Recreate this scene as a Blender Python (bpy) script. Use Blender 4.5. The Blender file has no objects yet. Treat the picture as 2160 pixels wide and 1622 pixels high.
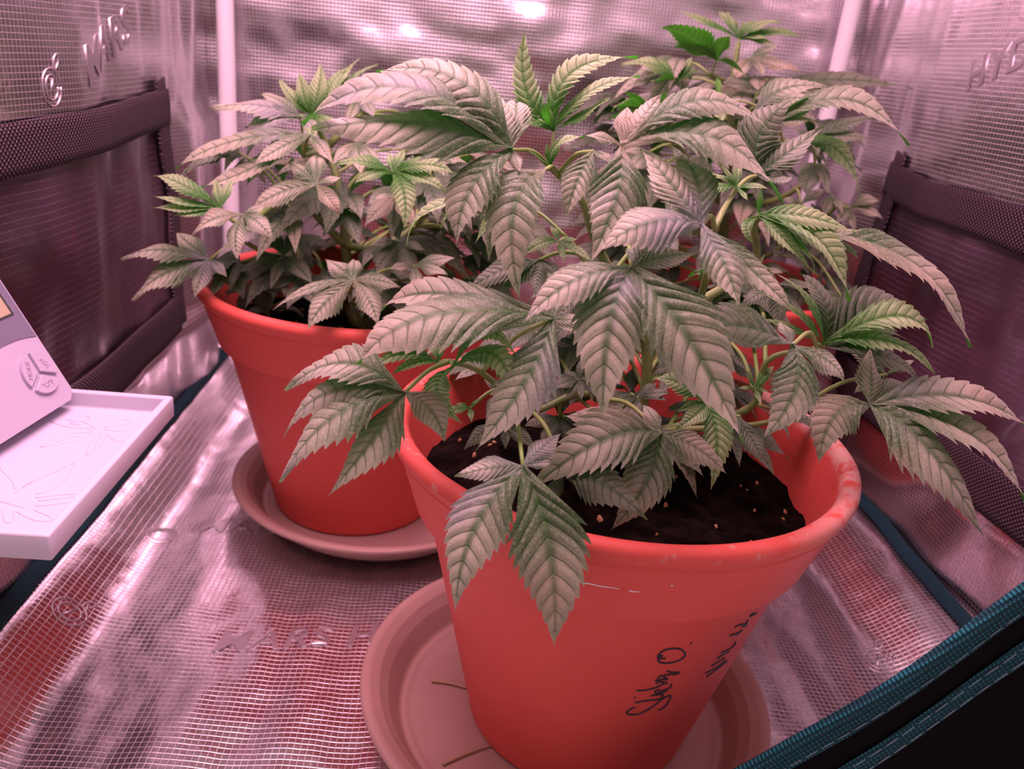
import bpy, math, random
import numpy as np
from mathutils import Vector, Matrix, noise

# ------------------------------------------------------------------ camera, world, light, exposure
scene = bpy.context.scene
COL = scene.collection
cam_data = bpy.data.cameras.new('camera')
cam_data.sensor_fit = 'HORIZONTAL'
cam_data.sensor_width = 36.0
cam_data.lens = 36.0 * 1742.8 / 2160.0
cam_data.clip_start = 0.01
cam = bpy.data.objects.new('camera', cam_data)
COL.objects.link(cam)
pitch, roll, yaw = 0.3817, -0.1044, 0.0705
fw = Vector((math.sin(yaw) * math.cos(pitch), math.cos(yaw) * math.cos(pitch), -math.sin(pitch)))
rt0 = Vector((math.cos(yaw), -math.sin(yaw), 0))
dn0 = fw.cross(rt0)
rt = rt0 * math.cos(roll) + dn0 * math.sin(roll)
dn = dn0 * math.cos(roll) - rt0 * math.sin(roll)
cam.matrix_world = Matrix(((rt.x, -dn.x, -fw.x, 0), (rt.y, -dn.y, -fw.y, 0), (rt.z, -dn.z, -fw.z, 0.42), (0, 0, 0, 1)))
cam_data.dof.use_dof = True
cam_data.dof.focus_distance = 0.43
cam_data.dof.aperture_fstop = 11.0
scene.camera = cam

world = bpy.data.worlds.new('room_air')
scene.world = world
world.use_nodes = True
bg = world.node_tree.nodes['Background']
bg.inputs[0].default_value = (0.66, 0.40, 0.45, 1)
bg.inputs[1].default_value = 0.85

LAMP_COLOR = (1.0, 0.51, 0.68)
LAMP_POWER = 10.5
LAMP_AT = (-0.05, 0.47, 0.86)
LAMP_SIZE = 0.42

vs = scene.view_settings
vs.view_transform = 'Standard'
vs.look = 'None'
vs.exposure = 0.08
vs.gamma = 1.0
vs.use_curve_mapping = False

random.seed(11)
XL, XR, YF, YB, ZT = -0.297, 0.421, 0.30, 1.022, 1.40     # the tent, metres

# ------------------------------------------------------------------ measured points, millimetres
FRONT_BRANCHES = [
    [(110.1, 445.0, 212.4), (105.2, 445.0, 273.9), (70.1, 435.0, 325.6), (55.1, 425.0, 354.1), (37.6, 425.0, 368.1)],
    [(105.2, 445.0, 273.9), (127.6, 435.0, 301.5), (119.4, 400.0, 348.7), (136.1, 435.0, 363.1)],
    [(110.1, 445.0, 212.4), (166.4, 430.0, 242.5), (170.2, 425.0, 275.3), (191.8, 415.0, 287.8)],
    [(127.6, 435.0, 301.5), (160.0, 450.0, 322.1), (146.7, 420.0, 353.2), (188.0, 430.0, 343.7)],
    [(110.1, 445.0, 212.4), (72.0, 420.0, 249.2), (40.2, 405.0, 243.1), (11.1, 382.0, 271.6), (-4.4, 375.0, 278.7)],
    [(70.1, 435.0, 325.6), (71.7, 410.0, 350.7)],
    [(105.2, 445.0, 273.9), (52.2, 430.0, 331.5)],
    [(110.1, 445.0, 212.4), (160.6, 420.0, 236.2), (179.6, 410.0, 246.8)],
]
FRONT_LEAVES = [
    ('f', (31.3, 322.0, 252.3), (25.6, 393.5, 257.3), [
        ((16.5, 319.5, 253.5), (1.7, 317.0, 247.4), 12.7, 0),
        ((5.5, 298.0, 240.1), (6.4, 290.0, 198.1), 24.8, 0),
        ((49.0, 297.0, 230.1), (50.3, 288.0, 183.3), 32.4, 0),
        ((40.0, 332.0, 259.3), (48.8, 342.0, 259.6), 14.8, 0),
        ((38.1, 324.5, 254.0), (44.9, 327.0, 252.2), 7.0, 0),
    ]),
    ('f', (99.7, 360.0, 255.9), (76.8, 423.1, 244.6), [
        ((72.3, 344.5, 269.3), (38.7, 345.0, 228.5), 34.4, 0),
        ((97.8, 342.0, 241.2), (78.8, 340.0, 211.8), 28.7, 0),
        ((111.8, 347.0, 260.6), (132.5, 350.0, 241.7), 15.9, 0),
        ((96.8, 370.0, 261.4), (93.8, 380.0, 261.8), 11.6, 0),
        ((75.1, 362.0, 261.9), (54.0, 380.0, 252.1), 21.0, 0),
    ]),
    ('d', (53.7, 350.0, 235.0), (40.2, 405.0, 243.1), [
        ((65.3, 329.5, 251.2), (90.8, 325.0, 227.8), 18.9, 0),
        ((49.8, 345.0, 230.2), (45.9, 340.0, 220.7), 10.1, 0),
    ]),
    ('f', (-24.3, 355.0, 268.7), (-4.4, 375.0, 278.7), [
        ((-58.6, 337.0, 271.9), (-77.1, 335.0, 228.5), 23.9, 0),
        ((-32.6, 334.5, 257.4), (-54.4, 330.0, 226.2), 20.4, 0),
        ((-8.9, 339.5, 272.9), (-3.6, 340.0, 251.7), 14.2, 0),
        ((-64.2, 347.0, 281.2), (-80.2, 355.0, 241.1), 15.4, 0),
        ((-54.1, 354.5, 296.0), (-81.6, 370.0, 258.4), 19.6, 0),
    ]),
    ('y', (-3.1, 370.0, 277.3), (-4.4, 375.0, 278.7), [
        ((8.9, 359.5, 318.0), (28.3, 365.0, 284.2), 10.6, 0),
        ((21.3, 352.0, 308.3), (26.3, 350.0, 266.3), 16.0, 0),
        ((-19.0, 352.0, 273.9), (4.0, 350.0, 257.1), 14.0, 0),
    ]),
    ('y', (-9.9, 380.0, 275.4), (-4.4, 375.0, 278.7), [
        ((-34.8, 369.5, 297.2), (-49.4, 375.0, 268.2), 7.8, 0),
        ((-29.9, 367.0, 291.2), (-43.2, 370.0, 269.7), 8.7, 0),
        ((-21.2, 367.0, 282.7), (-32.2, 370.0, 270.6), 7.7, 0),
        ((-12.8, 385.0, 280.8), (-15.7, 390.0, 282.9), 5.8, 0),
        ((-9.7, 385.0, 281.8), (-9.6, 390.0, 285.0), 5.2, 0),
    ]),
    ('f', (41.5, 365.0, 307.5), (11.1, 382.0, 271.6), [
        ((-26.9, 344.5, 322.1), (-43.2, 340.0, 287.0), 33.5, 0),
        ((-24.2, 364.5, 324.5), (-40.1, 380.0, 298.8), 17.5, 0),
        ((34.3, 342.0, 285.9), (10.4, 335.0, 251.9), 36.4, 0),
        ((48.9, 357.0, 308.5), (56.8, 365.0, 311.1), 9.8, 0),
        ((42.8, 375.0, 312.8), (44.2, 385.0, 313.1), 10.0, 0),
        ((47.9, 360.0, 307.7), (54.3, 355.0, 303.9), 9.7, 0),
    ]),
    ('f', (68.2, 335.0, 341.2), (71.7, 410.0, 350.7), [
        ((39.6, 322.0, 342.5), (24.8, 325.0, 316.5), 17.6, 0),
        ((53.3, 312.0, 330.7), (60.4, 305.0, 284.0), 30.2, 0),
        ((88.4, 311.0, 329.6), (118.3, 303.0, 280.7), 30.8, 0),
        ((80.0, 334.5, 349.2), (98.4, 350.0, 346.5), 11.3, 0),
        ((77.4, 347.5, 350.3), (86.7, 360.0, 351.6), 14.1, 0),
        ((72.2, 347.5, 348.4), (76.2, 360.0, 348.9), 9.1, 0),
    ]),
    ('f', (151.8, 355.0, 307.6), (191.8, 415.0, 287.8), [
        ((113.4, 339.5, 327.4), (88.6, 340.0, 308.4), 22.0, 0),
        ((155.9, 332.0, 296.5), (135.6, 325.0, 272.8), 28.2, 0),
        ((169.8, 342.0, 306.7), (175.0, 345.0, 295.5), 12.2, 0),
        ((151.7, 365.0, 312.5), (151.5, 375.0, 312.5), 10.0, 0),
    ]),
    ('f', (215.5, 390.0, 267.0), (171.5, 410.0, 244.3), [
        ((231.1, 367.0, 271.9), (277.8, 360.0, 211.4), 42.1, 0),
        ((265.9, 377.0, 275.0), (309.9, 380.0, 223.0), 28.2, 0),
        ((255.4, 387.0, 288.5), (310.8, 400.0, 258.6), 23.8, 0),
        ((181.7, 372.0, 278.1), (186.4, 370.0, 240.1), 22.5, 0),
        ((216.3, 397.0, 281.1), (222.6, 420.0, 288.5), 25.0, 0),
        ((229.1, 400.0, 274.7), (242.7, 410.0, 274.3), 17.0, 0),
    ]),
    ('y', (191.7, 410.0, 291.8), (191.8, 415.0, 287.8), [
        ((227.0, 397.0, 331.5), (244.9, 400.0, 298.2), 19.6, 0),
        ((216.5, 394.5, 312.1), (248.2, 395.0, 285.9), 15.7, 0),
        ((204.9, 402.0, 313.0), (235.7, 410.0, 298.6), 7.9, 0),
        ((184.9, 412.0, 317.9), (166.8, 430.0, 322.7), 8.5, 0),
        ((175.6, 407.0, 311.4), (153.0, 420.0, 315.6), 7.9, 0),
        ((168.4, 402.0, 304.0), (153.1, 410.0, 303.2), 6.7, 0),
        ((203.7, 407.0, 303.9), (227.1, 420.0, 304.6), 6.8, 0),
    ]),
    ('d', (202.5, 430.0, 284.4), (189.1, 416.2, 286.2), [
        ((203.9, 432.0, 311.8), (187.1, 450.0, 319.6), 25.0, 0),
        ((216.8, 427.0, 319.6), (261.9, 440.0, 301.9), 31.4, 0),
        ((234.1, 417.0, 292.5), (256.0, 420.0, 271.3), 19.0, 0),
    ]),
    ('f', (98.4, 350.0, 358.9), (119.4, 400.0, 348.7), [
        ((71.7, 334.5, 368.4), (53.4, 335.0, 346.9), 28.5, 0),
        ((104.6, 327.0, 351.3), (111.6, 320.0, 332.2), 21.7, 0),
        ((122.6, 332.0, 343.0), (137.9, 330.0, 330.3), 12.6, 0),
        ((85.0, 354.5, 374.2), (72.2, 375.0, 385.7), 23.1, 0),
        ((99.4, 359.5, 379.4), (88.0, 385.0, 386.7), 16.4, 0),
    ]),
    ('f', (64.5, 380.0, 385.7), (71.7, 410.0, 350.7), [
        ((65.5, 357.0, 370.9), (53.0, 350.0, 338.4), 27.6, 0),
        ((104.0, 364.5, 410.1), (136.3, 365.0, 369.3), 26.4, 0),
        ((96.6, 377.0, 426.5), (135.3, 390.0, 394.8), 17.3, 0),
        ((55.9, 380.0, 389.3), (47.4, 380.0, 388.7), 6.6, 0),
        ((66.3, 390.0, 396.6), (68.1, 400.0, 401.4), 15.9, 0),
        ((71.2, 384.5, 396.9), (84.3, 405.0, 408.4), 12.6, 0),
    ]),
    ('f', (16.6, 400.0, 377.3), (37.6, 425.0, 368.1), [
        ((-29.5, 387.0, 394.0), (-73.7, 390.0, 378.4), 29.8, 0),
        ((-36.9, 394.5, 422.5), (-81.2, 405.0, 378.8), 27.8, 0),
        ((-4.5, 402.0, 419.3), (-50.0, 420.0, 404.6), 23.0, 0),
        ((11.8, 407.0, 389.1), (5.0, 430.0, 402.3), 16.8, 0),
        ((17.5, 417.5, 393.4), (18.3, 435.0, 399.4), 14.4, 0),
        ((-7.2, 379.5, 365.9), (-5.3, 375.0, 334.6), 27.1, 0),
        ((18.9, 395.0, 374.6), (21.2, 390.0, 368.4), 8.4, 0),
    ]),
    ('y', (37.9, 430.0, 385.1), (37.6, 425.0, 368.1), [
        ((15.4, 429.5, 397.8), (19.7, 445.0, 431.2), 15.3, 0),
        ((21.5, 427.0, 391.7), (18.9, 440.0, 402.5), 10.1, 0),
        ((29.0, 427.0, 420.8), (76.5, 440.0, 423.0), 17.5, 0),
        ((46.4, 419.5, 409.0), (75.9, 425.0, 414.9), 12.6, 0),
        ((54.8, 417.0, 397.6), (62.4, 420.0, 404.0), 11.0, 0),
        ((26.5, 417.0, 395.6), (37.2, 420.0, 400.3), 4.2, 0),
        ((32.9, 425.0, 389.5), (27.8, 420.0, 390.3), 4.7, 0),
        ((35.2, 427.5, 393.0), (32.4, 425.0, 397.4), 4.2, 0),
        ((20.3, 414.5, 388.8), (5.7, 415.0, 393.1), 6.2, 0),
    ]),
    ('y', (37.2, 420.0, 368.9), (37.6, 425.0, 368.1), [
        ((35.3, 407.0, 384.5), (50.9, 410.0, 385.7), 11.9, 0),
        ((26.7, 407.0, 376.3), (23.7, 410.0, 376.9), 6.2, 0),
        ((39.0, 420.0, 378.7), (40.9, 420.0, 384.5), 5.2, 0),
        ((35.6, 420.0, 376.0), (34.0, 420.0, 380.3), 5.2, 0),
    ]),
    ('f', (33.4, 400.0, 369.6), (42.0, 425.0, 364.6), [
        ((8.7, 374.5, 364.9), (25.7, 365.0, 314.4), 24.7, 0),
        ((5.2, 382.0, 361.0), (10.4, 380.0, 328.6), 14.0, 0),
        ((10.6, 392.0, 367.8), (4.7, 400.0, 343.6), 11.2, 0),
    ]),
    ('f', (53.4, 390.0, 381.1), (42.0, 425.0, 364.6), [
        ((45.3, 374.5, 372.4), (43.0, 375.0, 351.9), 14.5, 0),
        ((57.7, 385.0, 380.8), (62.1, 380.0, 377.3), 7.2, 0),
    ]),
    ('y', (18.2, 460.0, 342.8), (52.2, 430.0, 331.5), [
        ((-30.4, 447.0, 346.3), (-34.1, 450.0, 316.0), 10.5, 0),
        ((-15.0, 452.0, 341.8), (-16.6, 460.0, 321.9), 7.7, 0),
        ((10.8, 455.0, 335.1), (3.5, 450.0, 320.7), 11.7, 0),
    ]),
    ('y', (46.2, 420.0, 332.1), (52.2, 430.0, 331.5), [
        ((35.0, 407.0, 336.0), (27.7, 410.0, 324.8), 9.2, 0),
        ((47.5, 415.0, 329.6), (48.8, 410.0, 323.8), 8.1, 0),
        ((51.2, 420.0, 334.2), (56.2, 420.0, 333.8), 6.0, 0),
        ((43.9, 425.0, 336.3), (41.5, 430.0, 337.4), 6.1, 0),
        ((54.8, 415.0, 331.2), (63.4, 410.0, 325.3), 6.5, 0),
    ]),
    ('d', (38.8, 440.0, 316.9), (58.8, 431.9, 324.3), [
        ((17.6, 427.0, 316.0), (2.4, 430.0, 299.3), 20.1, 0),
        ((38.0, 430.0, 312.4), (37.2, 420.0, 301.8), 31.2, 0),
        ((28.0, 432.5, 311.4), (17.2, 425.0, 298.1), 17.1, 0),
        ((45.6, 435.0, 315.6), (52.5, 430.0, 310.0), 14.3, 0),
    ]),
    ('d', (151.2, 450.0, 370.8), (136.1, 435.0, 363.1), [
        ((142.5, 452.0, 397.6), (169.5, 470.0, 410.3), 23.0, 0),
        ((160.1, 447.0, 379.9), (186.1, 460.0, 398.9), 24.6, 0),
        ((137.9, 452.0, 378.0), (142.2, 470.0, 392.0), 14.5, 0),
        ((161.0, 437.0, 369.3), (167.9, 440.0, 373.7), 12.4, 0),
    ]),
    ('y', (135.6, 430.0, 366.0), (134.0, 430.6, 361.3), [
        ((119.7, 417.0, 368.9), (110.2, 420.0, 362.6), 8.7, 0),
        ((130.2, 430.0, 373.1), (124.8, 430.0, 376.6), 10.9, 0),
        ((135.6, 435.0, 374.4), (135.6, 440.0, 378.9), 9.4, 0),
        ((142.9, 427.5, 368.7), (150.3, 425.0, 367.7), 8.2, 0),
        ((126.5, 430.0, 371.0), (117.5, 430.0, 371.4), 7.1, 0),
        ((137.6, 425.0, 364.9), (139.7, 420.0, 360.9), 6.0, 0),
    ]),
    ('y', (142.8, 410.0, 356.0), (146.7, 420.0, 353.2), [
        ((150.5, 394.5, 351.0), (167.8, 395.0, 335.2), 12.7, 0),
        ((157.5, 399.5, 363.5), (191.5, 405.0, 352.9), 20.2, 0),
        ((173.8, 392.0, 358.2), (189.9, 390.0, 321.2), 24.3, 0),
        ((128.7, 397.0, 352.4), (139.9, 400.0, 343.6), 6.3, 0),
        ((174.0, 402.0, 343.0), (177.3, 410.0, 329.5), 8.1, 0),
        ((141.9, 410.0, 364.5), (140.9, 410.0, 369.6), 4.7, 0),
        ((167.8, 407.0, 349.7), (197.2, 420.0, 332.8), 13.6, 0),
    ]),
    ('f', (188.2, 430.0, 345.8), (188.0, 430.0, 343.7), [
        ((233.8, 412.0, 353.6), (272.7, 410.0, 297.3), 26.0, 0),
        ((198.3, 427.0, 351.6), (224.4, 440.0, 342.7), 8.0, 0),
        ((198.3, 430.0, 343.4), (208.4, 430.0, 335.7), 11.3, 0),
    ]),
    ('y', (129.4, 390.0, 261.0), (154.3, 423.1, 233.2), [
        ((121.8, 374.5, 261.7), (110.6, 375.0, 251.0), 15.2, 0),
        ((134.3, 369.5, 254.4), (131.8, 365.0, 224.5), 19.6, 0),
        ((111.4, 382.0, 278.2), (98.1, 390.0, 272.3), 15.3, 0),
        ((121.0, 387.5, 261.0), (112.7, 385.0, 256.8), 9.9, 0),
        ((132.4, 395.0, 266.8), (135.5, 400.0, 269.3), 6.7, 0),
        ((135.7, 385.0, 259.3), (142.1, 380.0, 253.4), 8.2, 0),
    ]),
    ('d', (150.6, 400.0, 251.0), (160.6, 420.0, 236.2), [
        ((155.6, 382.0, 246.0), (161.2, 380.0, 234.5), 12.4, 0),
        ((147.4, 395.0, 249.7), (144.3, 390.0, 245.2), 11.3, 0),
    ]),
    ('y', (164.2, 420.0, 259.8), (167.9, 428.1, 254.8), [
        ((160.3, 420.0, 267.1), (156.5, 420.0, 271.1), 6.5, 0),
        ((170.3, 425.0, 267.6), (176.5, 430.0, 270.8), 7.1, 0),
        ((168.6, 420.0, 260.0), (173.0, 420.0, 258.0), 6.5, 0),
        ((159.5, 420.0, 260.5), (154.8, 420.0, 259.0), 6.5, 0),
        ((165.0, 415.0, 258.3), (165.8, 410.0, 254.0), 6.4, 0),
    ]),
    ('d', (64.4, 410.0, 260.9), (64.1, 416.2, 247.7), [
        ((56.7, 405.0, 261.8), (48.9, 400.0, 258.2), 7.9, 0),
        ((68.8, 410.0, 262.4), (73.2, 410.0, 261.7), 6.8, 0),
        ((61.1, 405.0, 258.6), (57.7, 400.0, 252.8), 7.9, 0),
        ((65.7, 415.0, 267.5), (66.9, 420.0, 270.7), 7.5, 0),
        ((65.2, 405.0, 258.5), (65.9, 400.0, 253.0), 6.8, 0),
        ((60.6, 415.0, 263.0), (56.9, 420.0, 262.0), 8.6, 0),
    ]),
    ('d', (23.7, 400.0, 255.0), (29.3, 396.4, 253.8), [
        ((19.7, 392.5, 251.6), (15.6, 385.0, 243.3), 12.1, 0),
        ((28.8, 395.0, 255.4), (33.8, 390.0, 252.4), 11.0, 0),
        ((18.6, 405.0, 257.5), (13.5, 410.0, 256.6), 10.1, 0),
    ]),
    ('d', (102.8, 430.0, 245.3), (91.1, 432.5, 230.8), [
        ((93.8, 425.0, 246.6), (84.7, 420.0, 242.9), 17.9, 0),
        ((111.6, 430.0, 249.5), (120.4, 430.0, 249.3), 18.1, 0),
        ((100.3, 422.5, 243.4), (97.9, 415.0, 237.2), 14.9, 0),
        ((108.8, 435.0, 250.3), (114.7, 440.0, 251.3), 15.2, 0),
    ]),
    ('d', (25.3, 380.0, 244.3), (29.3, 396.4, 253.8), [
        ((11.8, 367.0, 247.3), (5.7, 370.0, 234.3), 9.6, 0),
        ((25.8, 375.0, 241.6), (26.4, 370.0, 235.7), 8.0, 0),
        ((33.3, 375.0, 243.3), (41.2, 370.0, 237.5), 13.4, 0),
    ]),
    ('y', (7.1, 385.0, 250.2), (22.0, 390.6, 260.9), [
        ((-0.4, 380.0, 251.9), (-8.0, 375.0, 249.2), 5.9, 0),
        ((7.8, 380.0, 249.8), (8.5, 375.0, 246.9), 5.3, 0),
        ((3.4, 385.0, 252.2), (-0.4, 385.0, 252.3), 4.9, 0),
        ((9.3, 385.0, 254.0), (11.6, 385.0, 255.9), 5.4, 0),
    ]),
    ('d', (137.0, 440.0, 300.9), (131.7, 436.9, 304.1), [
        ((148.9, 435.0, 298.6), (160.7, 430.0, 289.5), 20.6, 0),
        ((126.7, 440.0, 301.1), (116.3, 440.0, 296.3), 17.8, 0),
        ((140.9, 430.0, 292.0), (144.7, 420.0, 275.0), 20.5, 0),
        ((145.4, 445.0, 309.8), (153.7, 450.0, 313.3), 17.9, 0),
    ]),
    ('d', (66.5, 450.0, 297.3), (85.3, 439.4, 295.5), [
        ((56.5, 445.0, 290.4), (46.6, 440.0, 276.3), 20.9, 0),
        ((76.1, 445.0, 294.2), (85.7, 440.0, 285.3), 20.9, 0),
        ((68.2, 440.0, 289.1), (70.0, 430.0, 273.3), 17.8, 0),
    ]),
    ('d', (183.6, 470.0, 307.7), (160.0, 450.0, 322.1), [
        ((172.1, 465.0, 304.3), (160.5, 460.0, 294.1), 18.7, 0),
        ((192.7, 465.0, 301.7), (201.7, 460.0, 288.9), 20.1, 0),
        ((182.8, 460.0, 299.8), (182.0, 450.0, 284.6), 18.7, 0),
        ((195.3, 470.0, 310.1), (207.0, 470.0, 306.9), 15.7, 0),
    ]),
    ('d', (107.8, 460.0, 339.4), (78.9, 437.5, 312.7), [
        ((98.5, 455.0, 335.9), (89.2, 450.0, 326.5), 17.7, 0),
        ((110.0, 450.0, 333.2), (112.2, 440.0, 320.3), 17.6, 0),
        ((116.7, 470.0, 351.7), (125.7, 480.0, 356.3), 18.1, 0),
    ]),
    ('f', (247.5, 440.0, 267.5), (179.6, 410.0, 246.8), [
        ((233.5, 445.0, 278.7), (219.5, 450.0, 282.1), 15.5, 0),
        ((254.7, 440.0, 274.6), (261.8, 440.0, 277.6), 13.5, 0),
        ((236.7, 435.0, 265.8), (225.8, 430.0, 257.9), 13.5, 0),
    ]),
    ('d', (72.2, 430.0, 256.6), (76.8, 423.1, 244.6), [
        ((62.0, 425.0, 257.6), (51.7, 420.0, 253.1), 16.5, 0),
        ((66.6, 420.0, 253.9), (61.0, 410.0, 245.2), 17.0, 0),
        ((76.7, 420.0, 254.1), (81.2, 410.0, 245.7), 17.0, 0),
        ((81.8, 425.0, 259.8), (91.5, 420.0, 257.9), 15.4, 0),
        ((73.5, 440.0, 263.5), (74.8, 450.0, 265.2), 14.5, 0),
    ]),
    ('d', (102.5, 450.0, 239.1), (108.2, 445.0, 235.5), [
        ((91.4, 445.0, 240.2), (80.4, 440.0, 235.4), 17.5, 0),
        ((96.2, 440.0, 236.2), (90.0, 430.0, 226.9), 18.0, 0),
        ((107.0, 440.0, 236.2), (111.5, 430.0, 227.4), 18.0, 0),
        ((112.5, 445.0, 242.5), (122.5, 440.0, 240.5), 16.3, 0),
        ((104.2, 460.0, 246.4), (105.9, 470.0, 248.3), 15.4, 0),
    ]),
    ('d', (130.5, 460.0, 255.8), (107.6, 445.0, 243.2), [
        ((119.1, 455.0, 256.8), (107.7, 450.0, 251.7), 17.7, 0),
        ((123.8, 450.0, 252.6), (117.1, 440.0, 242.7), 18.2, 0),
        ((134.7, 450.0, 252.6), (138.9, 440.0, 243.4), 18.2, 0),
        ((140.4, 455.0, 259.0), (150.3, 450.0, 256.8), 16.4, 0),
        ((132.6, 470.0, 263.5), (134.7, 480.0, 265.8), 15.5, 0),
    ]),
    ('d', (162.4, 470.0, 270.2), (167.9, 428.1, 254.8), [
        ((150.6, 465.0, 271.0), (138.8, 460.0, 265.6), 17.9, 0),
        ((155.3, 460.0, 266.6), (148.1, 450.0, 256.3), 18.4, 0),
        ((166.4, 460.0, 266.6), (170.3, 450.0, 257.0), 18.4, 0),
        ((172.3, 465.0, 273.1), (182.1, 460.0, 270.8), 16.6, 0),
        ((164.9, 480.0, 278.3), (167.4, 490.0, 280.9), 15.7, 0),
    ]),
    ('d', (58.0, 420.0, 233.6), (56.1, 412.5, 246.1), [
        ((47.9, 415.0, 234.9), (37.8, 410.0, 230.7), 16.5, 0),
        ((52.6, 410.0, 231.4), (47.2, 400.0, 223.2), 16.9, 0),
        ((62.7, 410.0, 231.5), (67.3, 400.0, 223.6), 17.0, 0),
        ((67.7, 415.0, 237.1), (77.4, 410.0, 235.4), 15.3, 0),
        ((59.1, 430.0, 240.0), (60.2, 440.0, 241.2), 14.5, 0),
    ]),
    ('d', (186.0, 500.0, 287.3), (169.8, 425.6, 271.2), [
        ((173.6, 495.0, 287.9), (161.2, 490.0, 281.9), 18.7, 0),
        ((178.4, 490.0, 283.0), (170.9, 480.0, 271.8), 19.3, 0),
        ((190.1, 490.0, 283.0), (194.2, 480.0, 272.5), 19.3, 0),
        ((196.2, 495.0, 290.1), (206.5, 490.0, 287.4), 17.4, 0),
        ((188.6, 510.0, 296.3), (191.2, 520.0, 299.5), 16.4, 0),
    ]),
    ('d', (149.3, 460.0, 232.5), (138.3, 437.5, 227.4), [
        ((137.5, 455.0, 233.7), (125.8, 450.0, 228.7), 18.0, 0),
        ((142.3, 450.0, 229.4), (135.2, 440.0, 219.7), 18.6, 0),
        ((153.4, 450.0, 229.4), (157.6, 440.0, 220.3), 18.6, 0),
        ((159.3, 455.0, 235.9), (169.3, 450.0, 233.8), 16.7, 0),
        ((151.7, 470.0, 240.1), (154.0, 480.0, 242.2), 15.8, 0),
    ]),
    ('d', (92.4, 470.0, 270.2), (106.4, 445.0, 258.5), [
        ((81.4, 465.0, 270.9), (70.3, 460.0, 265.7), 17.7, 0),
        ((86.3, 460.0, 266.6), (80.2, 450.0, 256.5), 18.3, 0),
        ((97.2, 460.0, 266.8), (102.0, 450.0, 257.2), 18.3, 0),
        ((102.7, 465.0, 273.3), (113.0, 460.0, 270.9), 16.5, 0),
        ((93.9, 480.0, 278.2), (95.4, 490.0, 280.8), 15.6, 0),
    ]),
]
BACK_LEFT_BRANCHES = [
    [(-101.6, 707.0, 200.3), (-103.7, 700.0, 252.7), (-110.6, 700.0, 300.0), (-122.5, 710.0, 332.2), (-134.3, 710.0, 353.5)],
    [(-101.6, 707.0, 200.3), (-151.2, 680.0, 236.9), (-176.9, 635.0, 268.1)],
    [(-103.7, 700.0, 252.7), (-143.3, 680.0, 292.5), (-165.5, 620.0, 283.1), (-184.1, 625.0, 287.5)],
    [(-103.7, 700.0, 252.7), (-69.6, 680.0, 260.3), (-56.9, 630.0, 305.3)],
    [(-69.6, 680.0, 260.3), (-47.8, 690.0, 276.0), (-29.6, 680.0, 310.6)],
    [(-101.6, 707.0, 200.3), (-87.5, 620.0, 238.9)],
    [(-122.5, 710.0, 332.2), (-137.8, 690.0, 325.5)],
    [(-122.5, 710.0, 332.2), (-98.8, 730.0, 359.2)],
]
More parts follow.
